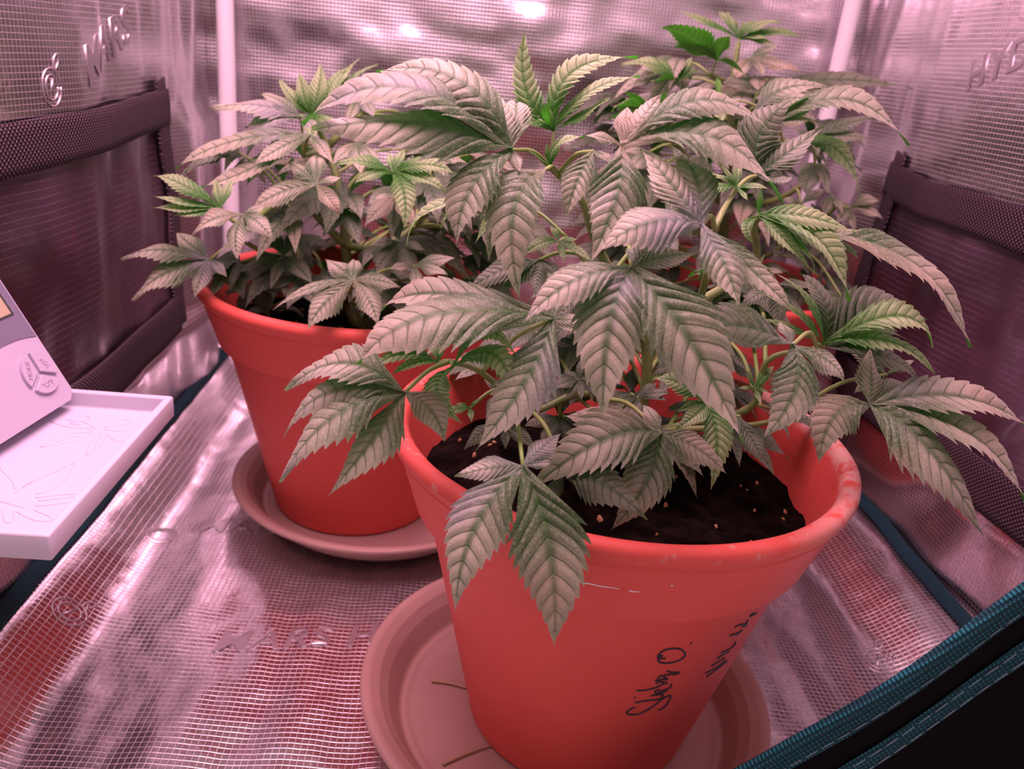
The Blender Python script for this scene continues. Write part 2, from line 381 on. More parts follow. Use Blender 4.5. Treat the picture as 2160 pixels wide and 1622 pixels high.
BACK_LEFT_LEAVES = [
    ('f', (-196.9, 630.0, 249.6), (-173.7, 640.6, 264.2), [
        ((-234.2, 617.0, 265.2), (-259.2, 620.0, 246.5), 16.9, 0),
        ((-229.5, 612.0, 245.1), (-249.1, 610.0, 218.5), 29.1, 0),
        ((-198.3, 612.0, 243.6), (-203.7, 610.0, 222.5), 32.4, 0),
        ((-188.9, 625.0, 247.2), (-181.0, 620.0, 239.7), 21.9, 0),
        ((-212.6, 632.0, 260.4), (-227.8, 650.0, 263.6), 24.7, 0),
    ]),
    ('y', (-184.1, 620.0, 292.0), (-184.1, 625.0, 287.5), [
        ((-210.5, 612.0, 312.8), (-231.1, 620.0, 311.6), 17.1, 0),
        ((-209.4, 607.0, 297.1), (-228.9, 610.0, 298.4), 9.3, 0),
        ((-208.6, 607.0, 291.7), (-231.4, 610.0, 290.1), 10.1, 0),
        ((-201.2, 607.0, 288.3), (-214.8, 610.0, 286.2), 10.1, 0),
        ((-182.2, 630.0, 304.9), (-180.3, 640.0, 311.2), 14.2, 0),
        ((-188.8, 630.0, 304.0), (-193.4, 640.0, 309.3), 10.3, 0),
    ]),
    ('f', (-165.8, 610.0, 290.7), (-165.5, 620.0, 283.1), [
        ((-182.9, 597.0, 293.4), (-199.0, 600.0, 275.1), 20.8, 0),
        ((-169.0, 592.0, 280.2), (-164.2, 590.0, 262.5), 24.6, 0),
        ((-150.9, 597.0, 293.0), (-141.2, 600.0, 276.2), 25.5, 0),
        ((-157.2, 615.0, 296.5), (-148.6, 620.0, 297.3), 17.1, 0),
    ]),
    ('f', (-116.5, 630.0, 314.4), (-154.4, 650.0, 287.8), [
        ((-141.7, 617.0, 311.9), (-162.6, 620.0, 291.6), 29.9, 0),
        ((-103.7, 617.0, 308.8), (-96.8, 620.0, 294.4), 24.5, 0),
        ((-119.0, 645.0, 328.3), (-121.5, 660.0, 333.6), 24.9, 0),
        ((-128.9, 640.0, 323.9), (-141.4, 650.0, 325.2), 22.4, 0),
        ((-107.7, 635.0, 319.4), (-98.8, 640.0, 319.4), 15.9, 0),
    ]),
    ('f', (-126.6, 660.0, 346.3), (-137.8, 690.0, 325.5), [
        ((-187.5, 647.0, 345.1), (-225.9, 650.0, 312.1), 18.6, 0),
        ((-169.1, 642.0, 314.0), (-203.7, 640.0, 302.5), 19.3, 0),
        ((-146.6, 642.0, 338.0), (-164.4, 640.0, 322.7), 21.7, 0),
        ((-172.3, 657.0, 343.0), (-210.8, 670.0, 330.4), 12.2, 0),
        ((-117.1, 655.0, 340.1), (-107.6, 650.0, 327.0), 20.2, 0),
    ]),
    ('f', (-137.7, 680.0, 356.0), (-137.8, 690.0, 325.5), [
        ((-168.9, 667.0, 370.0), (-203.7, 670.0, 356.9), 21.3, 0),
        ((-159.6, 667.0, 356.0), (-177.7, 670.0, 345.4), 16.5, 0),
        ((-153.1, 677.0, 371.0), (-170.8, 690.0, 369.7), 21.6, 0),
        ((-129.3, 670.0, 356.0), (-121.0, 660.0, 349.5), 20.5, 0),
    ]),
    ('y', (-136.2, 710.0, 355.2), (-134.3, 710.0, 353.5), [
        ((-127.8, 712.0, 374.7), (-132.2, 730.0, 397.6), 17.3, 0),
        ((-142.7, 707.0, 374.4), (-147.0, 720.0, 387.7), 18.1, 0),
        ((-153.3, 707.0, 368.4), (-163.8, 720.0, 381.3), 14.7, 0),
        ((-115.2, 712.0, 373.0), (-114.4, 730.0, 390.5), 15.6, 0),
        ((-124.1, 725.0, 381.5), (-112.1, 740.0, 394.5), 11.4, 0),
        ((-119.0, 730.0, 387.3), (-101.8, 750.0, 402.4), 11.4, 0),
        ((-112.0, 735.0, 386.9), (-87.8, 760.0, 398.9), 8.9, 0),
        ((-144.5, 700.0, 355.6), (-152.8, 690.0, 349.7), 15.4, 0),
        ((-122.1, 700.0, 356.1), (-108.0, 690.0, 348.5), 17.1, 0),
        ((-132.3, 695.0, 349.5), (-128.4, 680.0, 334.8), 17.0, 0),
    ]),
    ('y', (-57.2, 600.0, 332.2), (-56.9, 630.0, 305.3), [
        ((-73.6, 587.0, 335.1), (-82.9, 590.0, 323.5), 17.9, 0),
        ((-43.3, 579.5, 326.5), (-45.4, 575.0, 297.8), 23.1, 0),
        ((-35.5, 587.0, 335.9), (-19.0, 590.0, 324.6), 20.2, 0),
        ((-34.8, 592.0, 347.3), (-13.1, 600.0, 335.7), 16.5, 0),
        ((-77.9, 592.0, 344.2), (-98.6, 600.0, 333.6), 13.5, 0),
        ((-54.2, 610.0, 342.5), (-51.1, 620.0, 346.7), 16.0, 0),
        ((-59.8, 610.0, 340.4), (-62.4, 620.0, 343.0), 15.2, 0),
    ]),
    ('f', (-58.0, 630.0, 310.8), (-56.9, 630.0, 305.3), [
        ((-66.7, 612.0, 307.8), (-77.7, 610.0, 289.8), 33.2, 0),
        ((-49.0, 620.0, 305.6), (-40.1, 610.0, 292.5), 23.7, 0),
        ((-65.6, 630.0, 311.3), (-73.2, 630.0, 308.0), 15.9, 0),
    ]),
    ('f', (-80.3, 580.0, 257.4), (-87.5, 620.0, 238.9), [
        ((-100.2, 562.0, 246.7), (-109.3, 560.0, 223.2), 25.0, 0),
        ((-63.0, 562.0, 251.0), (-59.8, 560.0, 231.3), 26.5, 0),
        ((-111.7, 572.0, 256.6), (-137.5, 580.0, 230.0), 7.7, 0),
        ((-62.8, 577.0, 262.7), (-47.2, 590.0, 251.9), 15.4, 0),
        ((-92.9, 595.0, 264.8), (-105.5, 610.0, 262.7), 23.3, 0),
        ((-82.2, 595.0, 264.8), (-84.1, 610.0, 264.7), 19.4, 0),
    ]),
    ('d', (-146.7, 660.0, 250.1), (-157.6, 668.8, 244.7), [
        ((-163.4, 655.0, 247.6), (-180.0, 650.0, 236.0), 29.8, 0),
        ((-150.1, 650.0, 242.5), (-153.5, 640.0, 227.4), 29.7, 0),
        ((-133.4, 650.0, 246.6), (-120.2, 640.0, 234.3), 25.4, 0),
        ((-156.5, 670.0, 262.6), (-166.3, 680.0, 267.3), 25.8, 0),
        ((-141.2, 670.0, 266.0), (-135.7, 680.0, 274.0), 21.5, 0),
    ]),
    ('d', (-54.7, 640.0, 274.4), (-63.3, 655.0, 282.8), [
        ((-62.3, 630.0, 267.1), (-69.8, 620.0, 251.7), 18.0, 0),
        ((-47.8, 630.0, 266.6), (-40.8, 620.0, 250.5), 16.4, 0),
        ((-65.0, 635.0, 275.5), (-75.3, 630.0, 271.0), 14.8, 0),
        ((-43.5, 640.0, 274.4), (-32.3, 640.0, 268.9), 14.9, 0),
        ((-58.0, 650.0, 288.8), (-61.3, 660.0, 296.0), 15.0, 0),
    ]),
    ('f', (-39.6, 620.0, 261.8), (-87.5, 620.0, 238.9), [
        ((-37.6, 610.0, 257.5), (-35.5, 600.0, 247.2), 18.4, 0),
        ((-26.7, 615.0, 263.9), (-13.7, 610.0, 259.3), 17.7, 0),
        ((-24.6, 625.0, 268.6), (-9.6, 630.0, 267.7), 16.3, 0),
        ((-48.9, 615.0, 263.0), (-58.2, 610.0, 259.0), 13.7, 0),
    ]),
    ('f', (-36.3, 670.0, 337.3), (-29.6, 680.0, 310.6), [
        ((-21.3, 670.0, 339.6), (-6.3, 670.0, 334.7), 16.7, 0),
        ((-25.2, 665.0, 331.0), (-14.1, 660.0, 317.0), 18.3, 0),
        ((-43.1, 660.0, 326.5), (-49.8, 650.0, 306.2), 16.6, 0),
        ((-22.0, 680.0, 347.4), (-7.8, 690.0, 348.8), 16.9, 0),
    ]),
    ('f', (-94.7, 690.0, 340.6), (-119.5, 707.5, 324.1), [
        ((-103.2, 680.0, 335.6), (-111.7, 670.0, 323.0), 21.1, 0),
        ((-84.7, 680.0, 337.3), (-74.8, 670.0, 326.4), 21.1, 0),
        ((-105.9, 695.0, 348.7), (-117.2, 700.0, 350.4), 18.8, 0),
        ((-81.1, 695.0, 346.8), (-67.5, 700.0, 345.9), 18.9, 0),
        ((-91.4, 675.0, 334.4), (-88.0, 660.0, 319.3), 21.0, 0),
    ]),
    ('d', (-185.6, 700.0, 319.8), (-143.3, 680.0, 292.5), [
        ((-200.9, 700.0, 322.0), (-216.1, 700.0, 317.0), 17.3, 0),
        ((-192.1, 695.0, 313.4), (-198.6, 690.0, 301.0), 19.0, 0),
        ((-177.0, 695.0, 313.3), (-168.3, 690.0, 300.0), 19.0, 0),
        ((-182.9, 705.0, 331.5), (-180.2, 710.0, 338.0), 17.3, 0),
    ]),
    ('d', (-147.1, 680.0, 296.0), (-143.3, 680.0, 292.5), [
        ((-155.4, 675.0, 293.1), (-163.7, 670.0, 284.8), 23.0, 0),
        ((-143.1, 670.0, 288.6), (-139.1, 660.0, 273.8), 23.8, 0),
        ((-132.0, 670.0, 294.3), (-116.9, 660.0, 283.4), 22.9, 0),
        ((-143.4, 690.0, 307.6), (-139.8, 700.0, 312.7), 21.6, 0),
    ]),
    ('d', (-99.9, 670.0, 290.6), (-107.2, 700.0, 276.3), [
        ((-107.4, 660.0, 284.4), (-114.9, 650.0, 270.5), 23.6, 0),
        ((-92.6, 660.0, 282.4), (-85.2, 650.0, 265.6), 23.7, 0),
        ((-86.7, 670.0, 293.1), (-73.4, 670.0, 289.3), 21.3, 0),
        ((-103.6, 680.0, 303.5), (-107.2, 690.0, 309.5), 21.4, 0),
    ]),
    ('d', (-108.4, 660.0, 213.7), (-94.5, 663.5, 219.6), [
        ((-120.0, 660.0, 224.0), (-131.6, 660.0, 227.8), 21.8, 0),
        ((-97.0, 660.0, 226.3), (-85.6, 660.0, 231.9), 21.8, 0),
        ((-114.2, 670.0, 230.9), (-120.0, 680.0, 239.7), 22.0, 0),
    ]),
    ('d', (-20.5, 700.0, 276.5), (-47.8, 690.0, 276.0), [
        ((-27.6, 695.0, 268.3), (-34.6, 690.0, 253.0), 22.5, 0),
        ((-8.2, 700.0, 276.6), (4.1, 700.0, 270.6), 22.6, 0),
        ((-17.6, 710.0, 290.6), (-14.6, 720.0, 297.6), 20.9, 0),
        ((-33.3, 705.0, 286.0), (-46.0, 710.0, 288.4), 19.8, 0),
    ]),
    ('f', (-100.6, 740.0, 373.6), (-98.8, 730.0, 359.2), [
        ((-112.4, 740.0, 374.4), (-124.3, 740.0, 369.5), 17.9, 0),
        ((-87.3, 745.0, 380.0), (-74.0, 750.0, 379.5), 18.0, 0),
        ((-93.1, 730.0, 369.1), (-85.7, 720.0, 357.4), 19.5, 0),
        ((-104.7, 730.0, 365.5), (-108.9, 720.0, 349.5), 17.8, 0),
    ]),
    ('f', (-8.8, 680.0, 233.2), (-94.5, 663.5, 219.6), [
        ((-19.8, 670.0, 230.8), (-30.8, 660.0, 220.5), 22.2, 0),
        ((1.7, 670.0, 232.4), (12.2, 660.0, 224.3), 22.2, 0),
        ((5.0, 680.0, 239.9), (18.8, 680.0, 239.8), 17.9, 0),
        ((-15.6, 690.0, 241.5), (-22.4, 700.0, 243.4), 18.1, 0),
    ]),
    ('d', (-184.6, 710.0, 209.4), (-138.8, 686.8, 227.8), [
        ((-197.6, 705.0, 207.9), (-210.6, 700.0, 199.2), 26.8, 0),
        ((-188.0, 695.0, 203.1), (-191.3, 680.0, 187.9), 27.5, 0),
        ((-174.0, 695.0, 204.4), (-163.5, 680.0, 189.4), 27.5, 0),
        ((-168.2, 705.0, 212.1), (-151.7, 700.0, 206.6), 25.0, 0),
        ((-187.3, 725.0, 220.1), (-189.9, 740.0, 222.9), 23.6, 0),
    ]),
    ('d', (-131.6, 660.0, 233.8), (-138.8, 686.8, 227.8), [
        ((-143.8, 655.0, 232.5), (-155.9, 650.0, 224.4), 24.9, 0),
        ((-135.0, 645.0, 228.4), (-138.5, 630.0, 214.2), 25.5, 0),
        ((-122.1, 645.0, 229.5), (-112.6, 630.0, 215.7), 25.5, 0),
        ((-116.4, 655.0, 236.4), (-101.3, 650.0, 231.3), 23.2, 0),
        ((-133.6, 675.0, 243.8), (-135.6, 690.0, 246.0), 22.0, 0),
    ]),
    ('d', (-173.0, 720.0, 185.7), (-114.0, 700.3, 209.5), [
        ((-186.4, 715.0, 184.2), (-199.8, 710.0, 175.4), 27.5, 0),
        ((-176.7, 705.0, 179.3), (-180.4, 690.0, 163.9), 28.2, 0),
        ((-162.4, 705.0, 180.6), (-151.8, 690.0, 165.5), 28.3, 0),
        ((-156.2, 715.0, 188.5), (-139.4, 710.0, 182.9), 25.7, 0),
        ((-175.3, 735.0, 196.4), (-177.7, 750.0, 199.1), 24.2, 0),
    ]),
    ('d', (-82.1, 660.0, 244.1), (-92.8, 652.6, 224.4), [
        ((-94.6, 655.0, 242.8), (-107.0, 650.0, 234.7), 24.9, 0),
        ((-86.3, 645.0, 238.6), (-90.5, 630.0, 224.2), 25.5, 0),
        ((-73.3, 645.0, 239.6), (-64.6, 630.0, 225.7), 25.5, 0),
        ((-67.2, 655.0, 246.6), (-52.3, 650.0, 241.5), 23.2, 0),
        ((-83.3, 675.0, 254.3), (-84.5, 690.0, 256.7), 21.9, 0),
    ]),
    ('d', (-35.9, 680.0, 218.3), (-98.1, 685.3, 209.9), [
        ((-49.2, 675.0, 217.0), (-62.5, 670.0, 208.5), 26.0, 0),
        ((-41.1, 665.0, 212.6), (-46.4, 650.0, 197.7), 26.7, 0),
        ((-27.5, 665.0, 213.5), (-19.1, 650.0, 199.2), 26.7, 0),
        ((-20.6, 675.0, 220.9), (-5.2, 670.0, 215.6), 24.3, 0),
        ((-36.3, 695.0, 228.6), (-36.7, 710.0, 231.1), 22.9, 0),
    ]),
    ('d', (-156.0, 740.0, 247.6), (-138.8, 686.8, 227.8), [
        ((-169.5, 735.0, 245.8), (-183.0, 730.0, 236.6), 27.4, 0),
        ((-160.0, 725.0, 240.5), (-164.0, 710.0, 224.0), 28.1, 0),
        ((-145.7, 725.0, 241.7), (-135.4, 710.0, 225.7), 28.1, 0),
        ((-139.4, 735.0, 250.1), (-122.7, 730.0, 244.2), 25.5, 0),
        ((-158.1, 755.0, 259.3), (-160.1, 770.0, 262.8), 24.1, 0),
    ]),
    ('d', (-73.8, 700.0, 204.8), (-101.6, 707.0, 200.3), [
        ((-87.4, 695.0, 203.4), (-100.9, 690.0, 194.7), 26.8, 0),
        ((-78.7, 685.0, 198.7), (-83.6, 670.0, 183.5), 27.5, 0),
        ((-64.7, 685.0, 199.8), (-55.6, 670.0, 185.1), 27.5, 0),
        ((-57.9, 695.0, 207.5), (-41.9, 690.0, 202.0), 25.0, 0),
        ((-74.8, 715.0, 215.4), (-75.7, 730.0, 218.0), 23.6, 0),
    ]),
    ('d', (-197.9, 680.0, 232.7), (-151.2, 680.0, 236.9), [
        ((-210.0, 675.0, 231.3), (-222.2, 670.0, 223.1), 25.4, 0),
        ((-200.5, 665.0, 226.9), (-203.2, 650.0, 212.4), 26.1, 0),
        ((-187.4, 665.0, 228.2), (-176.8, 650.0, 213.9), 26.1, 0),
        ((-182.1, 675.0, 235.4), (-166.4, 670.0, 230.0), 23.7, 0),
        ((-200.9, 695.0, 243.1), (-204.0, 710.0, 245.5), 22.4, 0),
    ]),
]
BACK_RIGHT_BRANCHES = [
    [(274.1, 860.0, 209.0), (257.3, 840.0, 292.8), (243.4, 820.0, 359.1), (234.0, 815.0, 410.3), (233.8, 820.0, 447.4)],
    [(257.3, 840.0, 292.8), (286.6, 780.0, 315.2), (301.2, 740.0, 344.2)],
    [(257.3, 840.0, 292.8), (194.2, 800.0, 347.8), (146.2, 720.0, 379.4)],
    [(243.4, 820.0, 359.1), (237.6, 760.0, 389.1), (222.4, 680.0, 400.4)],
    [(237.6, 760.0, 389.1), (229.5, 640.0, 376.2)],
    [(274.1, 860.0, 209.0), (308.9, 800.0, 267.3), (334.2, 760.0, 314.2)],
    [(234.0, 815.0, 410.3), (205.9, 790.0, 416.7)],
]
BACK_RIGHT_LEAVES = [
    ('y', (233.9, 820.0, 450.6), (233.8, 820.0, 447.4), [
        ((197.1, 827.0, 465.8), (177.6, 850.0, 469.9), 12.9, 0),
        ((220.4, 822.0, 463.1), (224.2, 840.0, 473.6), 16.8, 0),
        ((242.3, 807.0, 468.1), (266.6, 810.0, 467.1), 13.6, 0),
        ((258.9, 812.0, 462.6), (296.7, 820.0, 457.9), 16.7, 0),
        ((251.1, 815.0, 453.2), (268.2, 810.0, 447.1), 14.7, 0),
        ((241.5, 825.0, 463.1), (249.1, 830.0, 469.4), 12.8, 0),
        ((224.8, 835.0, 467.1), (215.8, 850.0, 473.6), 9.9, 0),
        ((234.6, 820.0, 460.7), (235.3, 820.0, 466.9), 14.7, 0),
        ((245.2, 810.0, 454.8), (256.4, 800.0, 451.8), 12.6, 0),
    ]),
    ('y', (208.2, 790.0, 430.4), (205.9, 790.0, 416.7), [
        ((175.3, 752.0, 450.2), (143.2, 730.0, 449.5), 37.3, 1),
        ((198.2, 757.0, 442.2), (202.8, 740.0, 450.7), 30.3, 1),
        ((183.1, 767.0, 439.3), (162.2, 760.0, 436.7), 15.8, 1),
        ((218.6, 775.0, 429.3), (229.0, 760.0, 419.0), 23.5, 1),
    ]),
    ('f', (241.4, 800.0, 435.2), (234.0, 816.2, 419.6), [
        ((265.6, 787.0, 438.7), (285.3, 790.0, 427.4), 25.0, 0),
        ((254.6, 805.0, 445.7), (267.9, 810.0, 448.7), 19.4, 0),
        ((232.4, 790.0, 428.5), (223.3, 780.0, 413.6), 23.9, 0),
        ((246.2, 790.0, 431.4), (251.0, 780.0, 421.3), 21.0, 0),
    ]),
    ('y', (174.9, 780.0, 409.8), (205.9, 790.0, 416.7), [
        ((145.9, 772.0, 428.8), (120.9, 780.0, 417.9), 18.9, 0),
        ((157.8, 777.0, 424.5), (137.4, 790.0, 423.5), 16.1, 0),
        ((179.2, 790.0, 422.2), (183.5, 800.0, 427.9), 9.6, 0),
        ((181.7, 790.0, 424.2), (188.5, 800.0, 430.9), 9.6, 0),
        ((160.5, 770.0, 412.6), (146.2, 760.0, 406.9), 18.7, 1),
        ((185.1, 785.0, 418.3), (195.3, 790.0, 420.7), 11.4, 0),
    ]),
    ('d', (241.9, 760.0, 408.7), (237.6, 760.0, 389.1), [
        ((298.6, 747.0, 432.0), (373.0, 750.0, 423.0), 21.3, 0),
        ((282.7, 742.0, 420.5), (340.7, 740.0, 414.6), 17.5, 0),
        ((257.6, 765.0, 418.7), (273.3, 770.0, 420.4), 18.7, 0),
        ((223.3, 755.0, 414.6), (204.7, 750.0, 411.3), 18.4, 0),
    ]),
    ('f', (209.5, 660.0, 390.5), (230.5, 655.0, 377.8), [
        ((218.8, 652.0, 423.7), (265.7, 660.0, 416.2), 21.1, 0),
        ((231.9, 642.0, 420.0), (255.3, 640.0, 401.3), 13.7, 0),
        ((203.2, 655.0, 386.2), (196.8, 650.0, 376.8), 17.9, 0),
        ((223.3, 655.0, 394.9), (237.2, 650.0, 392.4), 16.2, 0),
    ]),
    ('y', (133.0, 680.0, 384.7), (146.2, 720.0, 379.4), [
        ((107.2, 662.0, 397.5), (101.4, 660.0, 384.6), 22.2, 1),
        ((137.1, 670.0, 396.7), (141.1, 660.0, 402.1), 23.0, 1),
        ((121.5, 675.0, 395.5), (110.1, 670.0, 399.4), 16.5, 1),
        ((115.4, 675.0, 384.9), (97.8, 670.0, 376.1), 15.0, 1),
        ((133.9, 670.0, 380.4), (134.8, 660.0, 370.0), 20.7, 1),
    ]),
    ('y', (192.4, 700.0, 396.7), (226.2, 700.0, 397.6), [
        ((192.3, 710.0, 410.0), (192.2, 720.0, 416.6), 14.7, 1),
        ((182.9, 690.0, 397.8), (173.4, 680.0, 392.3), 19.5, 1),
        ((194.4, 685.0, 397.8), (196.5, 670.0, 391.4), 21.1, 1),
        ((190.7, 685.0, 392.6), (189.1, 670.0, 380.3), 18.6, 1),
        ((181.2, 700.0, 402.2), (169.9, 700.0, 402.2), 17.2, 0),
    ]),
    ('f', (205.4, 600.0, 390.5), (229.5, 640.0, 376.2), [
        ((245.0, 582.0, 434.5), (295.8, 580.0, 385.9), 23.6, 0),
        ((220.3, 597.0, 408.1), (245.1, 610.0, 409.8), 18.7, 1),
        ((218.0, 595.0, 396.8), (230.5, 590.0, 396.4), 11.1, 0),
    ]),
    ('y', (230.0, 620.0, 377.2), (229.5, 640.0, 376.2), [
        ((258.3, 597.0, 391.8), (275.0, 590.0, 348.8), 22.3, 0),
        ((255.7, 607.0, 383.8), (271.2, 610.0, 370.8), 17.8, 0),
        ((223.2, 625.0, 376.7), (216.4, 630.0, 372.0), 15.7, 1),
        ((231.1, 610.0, 375.4), (232.2, 600.0, 368.4), 15.4, 0),
    ]),
    ('d', (281.3, 720.0, 376.5), (301.2, 740.0, 344.2), [
        ((308.4, 712.0, 394.8), (332.0, 720.0, 396.8), 13.5, 0),
        ((304.1, 707.0, 383.2), (328.0, 710.0, 381.9), 13.4, 0),
        ((274.6, 725.0, 381.7), (267.8, 730.0, 382.5), 16.3, 0),
        ((282.4, 710.0, 373.2), (283.6, 700.0, 364.2), 16.1, 0),
    ]),
    ('d', (301.4, 740.0, 354.3), (301.2, 740.0, 344.2), [
        ((282.9, 717.0, 342.3), (285.4, 710.0, 328.9), 32.4, 0),
        ((301.9, 725.0, 348.8), (302.5, 710.0, 334.8), 27.7, 0),
        ((290.5, 735.0, 353.5), (279.6, 730.0, 346.7), 23.3, 0),
        ((307.4, 740.0, 353.8), (313.3, 740.0, 350.2), 18.8, 0),
    ]),
    ('f', (329.3, 760.0, 325.6), (334.2, 760.0, 314.2), [
        ((322.6, 750.0, 321.2), (315.9, 740.0, 309.8), 21.3, 0),
        ((331.5, 750.0, 322.3), (333.6, 740.0, 313.2), 21.3, 0),
        ((326.6, 765.0, 330.8), (323.9, 770.0, 332.7), 14.7, 0),
    ]),
    ('f', (348.8, 760.0, 316.4), (334.2, 760.0, 314.2), [
        ((364.4, 747.0, 322.0), (376.6, 750.0, 309.8), 26.5, 0),
        ((357.7, 752.0, 330.5), (375.3, 760.0, 324.4), 24.6, 0),
        ((339.6, 750.0, 313.7), (330.4, 740.0, 303.8), 24.3, 0),
        ((349.0, 750.0, 309.8), (349.2, 740.0, 296.4), 24.4, 0),
        ((344.5, 765.0, 320.5), (340.2, 770.0, 321.3), 19.8, 0),
    ]),
    ('f', (344.3, 720.0, 240.6), (312.0, 795.0, 273.2), [
        ((357.4, 702.0, 254.4), (380.1, 700.0, 246.7), 28.8, 0),
        ((348.0, 705.0, 243.2), (351.6, 690.0, 238.4), 23.9, 0),
        ((328.4, 710.0, 245.7), (312.5, 700.0, 241.7), 23.9, 0),
    ]),
    ('f', (275.5, 760.0, 252.0), (300.2, 815.0, 252.7), [
        ((266.1, 745.0, 246.0), (256.7, 730.0, 230.0), 26.9, 0),
        ((278.4, 745.0, 248.2), (281.3, 730.0, 236.2), 24.9, 0),
        ((286.0, 755.0, 255.0), (296.6, 750.0, 252.4), 20.1, 0),
        ((275.1, 770.0, 261.7), (274.7, 780.0, 265.6), 25.4, 0),
    ]),
    ('f', (294.3, 740.0, 318.4), (293.9, 760.0, 329.7), [
        ((282.2, 730.0, 313.1), (270.0, 720.0, 298.8), 23.6, 0),
        ((299.5, 730.0, 311.8), (304.8, 720.0, 297.8), 23.7, 0),
        ((285.2, 740.0, 321.9), (276.2, 740.0, 321.0), 21.0, 0),
        ((305.6, 745.0, 328.4), (316.9, 750.0, 331.6), 21.1, 0),
    ]),
    ('f', (213.0, 800.0, 345.2), (210.0, 810.0, 334.1), [
        ((199.0, 790.0, 339.2), (185.0, 780.0, 323.4), 26.9, 0),
        ((217.5, 790.0, 335.9), (222.1, 780.0, 318.1), 27.0, 0),
        ((229.2, 800.0, 348.4), (245.4, 800.0, 343.9), 25.2, 0),
        ((204.9, 810.0, 355.7), (196.7, 820.0, 359.1), 22.3, 0),
    ]),
    ('d', (267.1, 800.0, 350.3), (248.6, 827.5, 334.3), [
        ((258.0, 790.0, 340.3), (248.9, 780.0, 320.6), 28.1, 0),
        ((279.9, 790.0, 344.3), (292.7, 780.0, 329.0), 28.1, 0),
        ((288.0, 800.0, 355.1), (308.9, 800.0, 349.8), 22.2, 0),
        ((264.9, 810.0, 368.6), (262.8, 820.0, 378.5), 25.3, 0),
    ]),
    ('d', (199.2, 820.0, 291.1), (233.6, 825.0, 313.5), [
        ((187.5, 810.0, 282.8), (175.8, 800.0, 264.7), 29.3, 0),
        ((208.9, 810.0, 282.2), (218.6, 800.0, 263.9), 29.4, 0),
        ((182.3, 820.0, 296.0), (165.5, 820.0, 292.7), 26.3, 0),
        ((217.6, 820.0, 299.7), (236.1, 820.0, 299.2), 26.3, 0),
    ]),
    ('f', (158.8, 780.0, 346.8), (182.2, 780.0, 355.7), [
        ((147.6, 770.0, 340.8), (136.5, 760.0, 326.1), 24.2, 0),
        ((165.2, 770.0, 339.8), (171.6, 760.0, 325.1), 24.3, 0),
        ((145.7, 780.0, 348.7), (132.6, 780.0, 344.3), 19.5, 0),
    ]),
    ('d', (337.9, 840.0, 199.2), (278.5, 852.5, 216.3), [
        ((323.6, 830.0, 195.3), (309.3, 820.0, 181.9), 28.1, 0),
        ((349.3, 830.0, 194.4), (360.8, 820.0, 181.2), 28.2, 0),
        ((341.5, 850.0, 213.6), (345.2, 860.0, 220.6), 25.1, 0),
    ]),
    ('d', (198.9, 860.0, 223.3), (274.1, 860.0, 209.0), [
        ((183.2, 850.0, 219.1), (167.6, 840.0, 205.1), 31.5, 0),
        ((209.1, 850.0, 215.8), (219.3, 840.0, 199.3), 31.6, 0),
        ((221.8, 860.0, 230.8), (244.6, 860.0, 227.4), 28.4, 0),
    ]),
    ('d', (289.3, 800.0, 246.3), (295.8, 822.5, 245.5), [
        ((274.3, 795.0, 245.4), (259.4, 790.0, 236.6), 24.3, 0),
        ((279.9, 785.0, 240.1), (270.4, 770.0, 223.8), 26.2, 0),
        ((293.9, 785.0, 240.4), (298.5, 770.0, 225.3), 26.2, 0),
        ((303.4, 795.0, 248.6), (317.5, 790.0, 243.7), 23.2, 0),
        ((293.6, 815.0, 258.4), (297.9, 830.0, 262.0), 22.5, 0),
    ]),
    ('d', (350.0, 820.0, 226.7), (291.5, 830.0, 238.2), [
        ((334.3, 815.0, 225.8), (318.7, 810.0, 216.6), 25.1, 0),
        ((339.8, 805.0, 220.3), (329.6, 790.0, 203.5), 27.1, 0),
        ((354.4, 805.0, 220.4), (358.8, 790.0, 205.0), 27.1, 0),
        ((364.5, 815.0, 229.0), (379.0, 810.0, 224.0), 24.1, 0),
        ((355.0, 835.0, 239.0), (359.9, 850.0, 242.8), 23.4, 0),
    ]),
    ('d', (244.1, 820.0, 257.0), (265.7, 850.0, 250.9), [
        ((229.2, 815.0, 255.9), (214.3, 810.0, 246.9), 24.6, 0),
        ((235.3, 805.0, 250.3), (226.5, 790.0, 233.6), 26.5, 0),
        ((249.5, 805.0, 250.7), (254.9, 790.0, 235.2), 26.6, 0),
        ((258.7, 815.0, 259.2), (273.2, 810.0, 254.1), 23.5, 0),
        ((247.7, 835.0, 269.3), (251.3, 850.0, 273.3), 22.9, 0),
    ]),
    ('d', (360.9, 800.0, 272.0), (308.9, 800.0, 267.3), [
        ((345.7, 795.0, 271.0), (330.5, 790.0, 262.1), 24.1, 0),
        ((350.6, 785.0, 265.7), (340.3, 770.0, 249.0), 26.0, 0),
        ((364.6, 785.0, 265.8), (368.3, 770.0, 250.5), 26.0, 0),
        ((374.7, 795.0, 274.1), (388.4, 790.0, 269.1), 23.1, 0),
        ((366.2, 815.0, 284.4), (371.5, 830.0, 288.2), 22.4, 0),
    ]),
    ('d', (217.6, 840.0, 209.5), (274.1, 860.0, 209.0), [
        ((202.3, 835.0, 208.5), (186.9, 830.0, 199.3), 25.6, 0),
        ((208.9, 825.0, 202.7), (200.3, 810.0, 185.9), 27.6, 0),
        ((223.7, 825.0, 203.2), (229.8, 810.0, 187.5), 27.7, 0),
        ((232.9, 835.0, 212.0), (248.2, 830.0, 206.8), 24.5, 0),
        ((220.7, 855.0, 221.7), (223.9, 870.0, 225.7), 23.8, 0),
    ]),
    ('d', (169.5, 840.0, 225.7), (274.1, 860.0, 209.0), [
        ((154.5, 835.0, 224.5), (139.6, 830.0, 215.4), 25.3, 0),
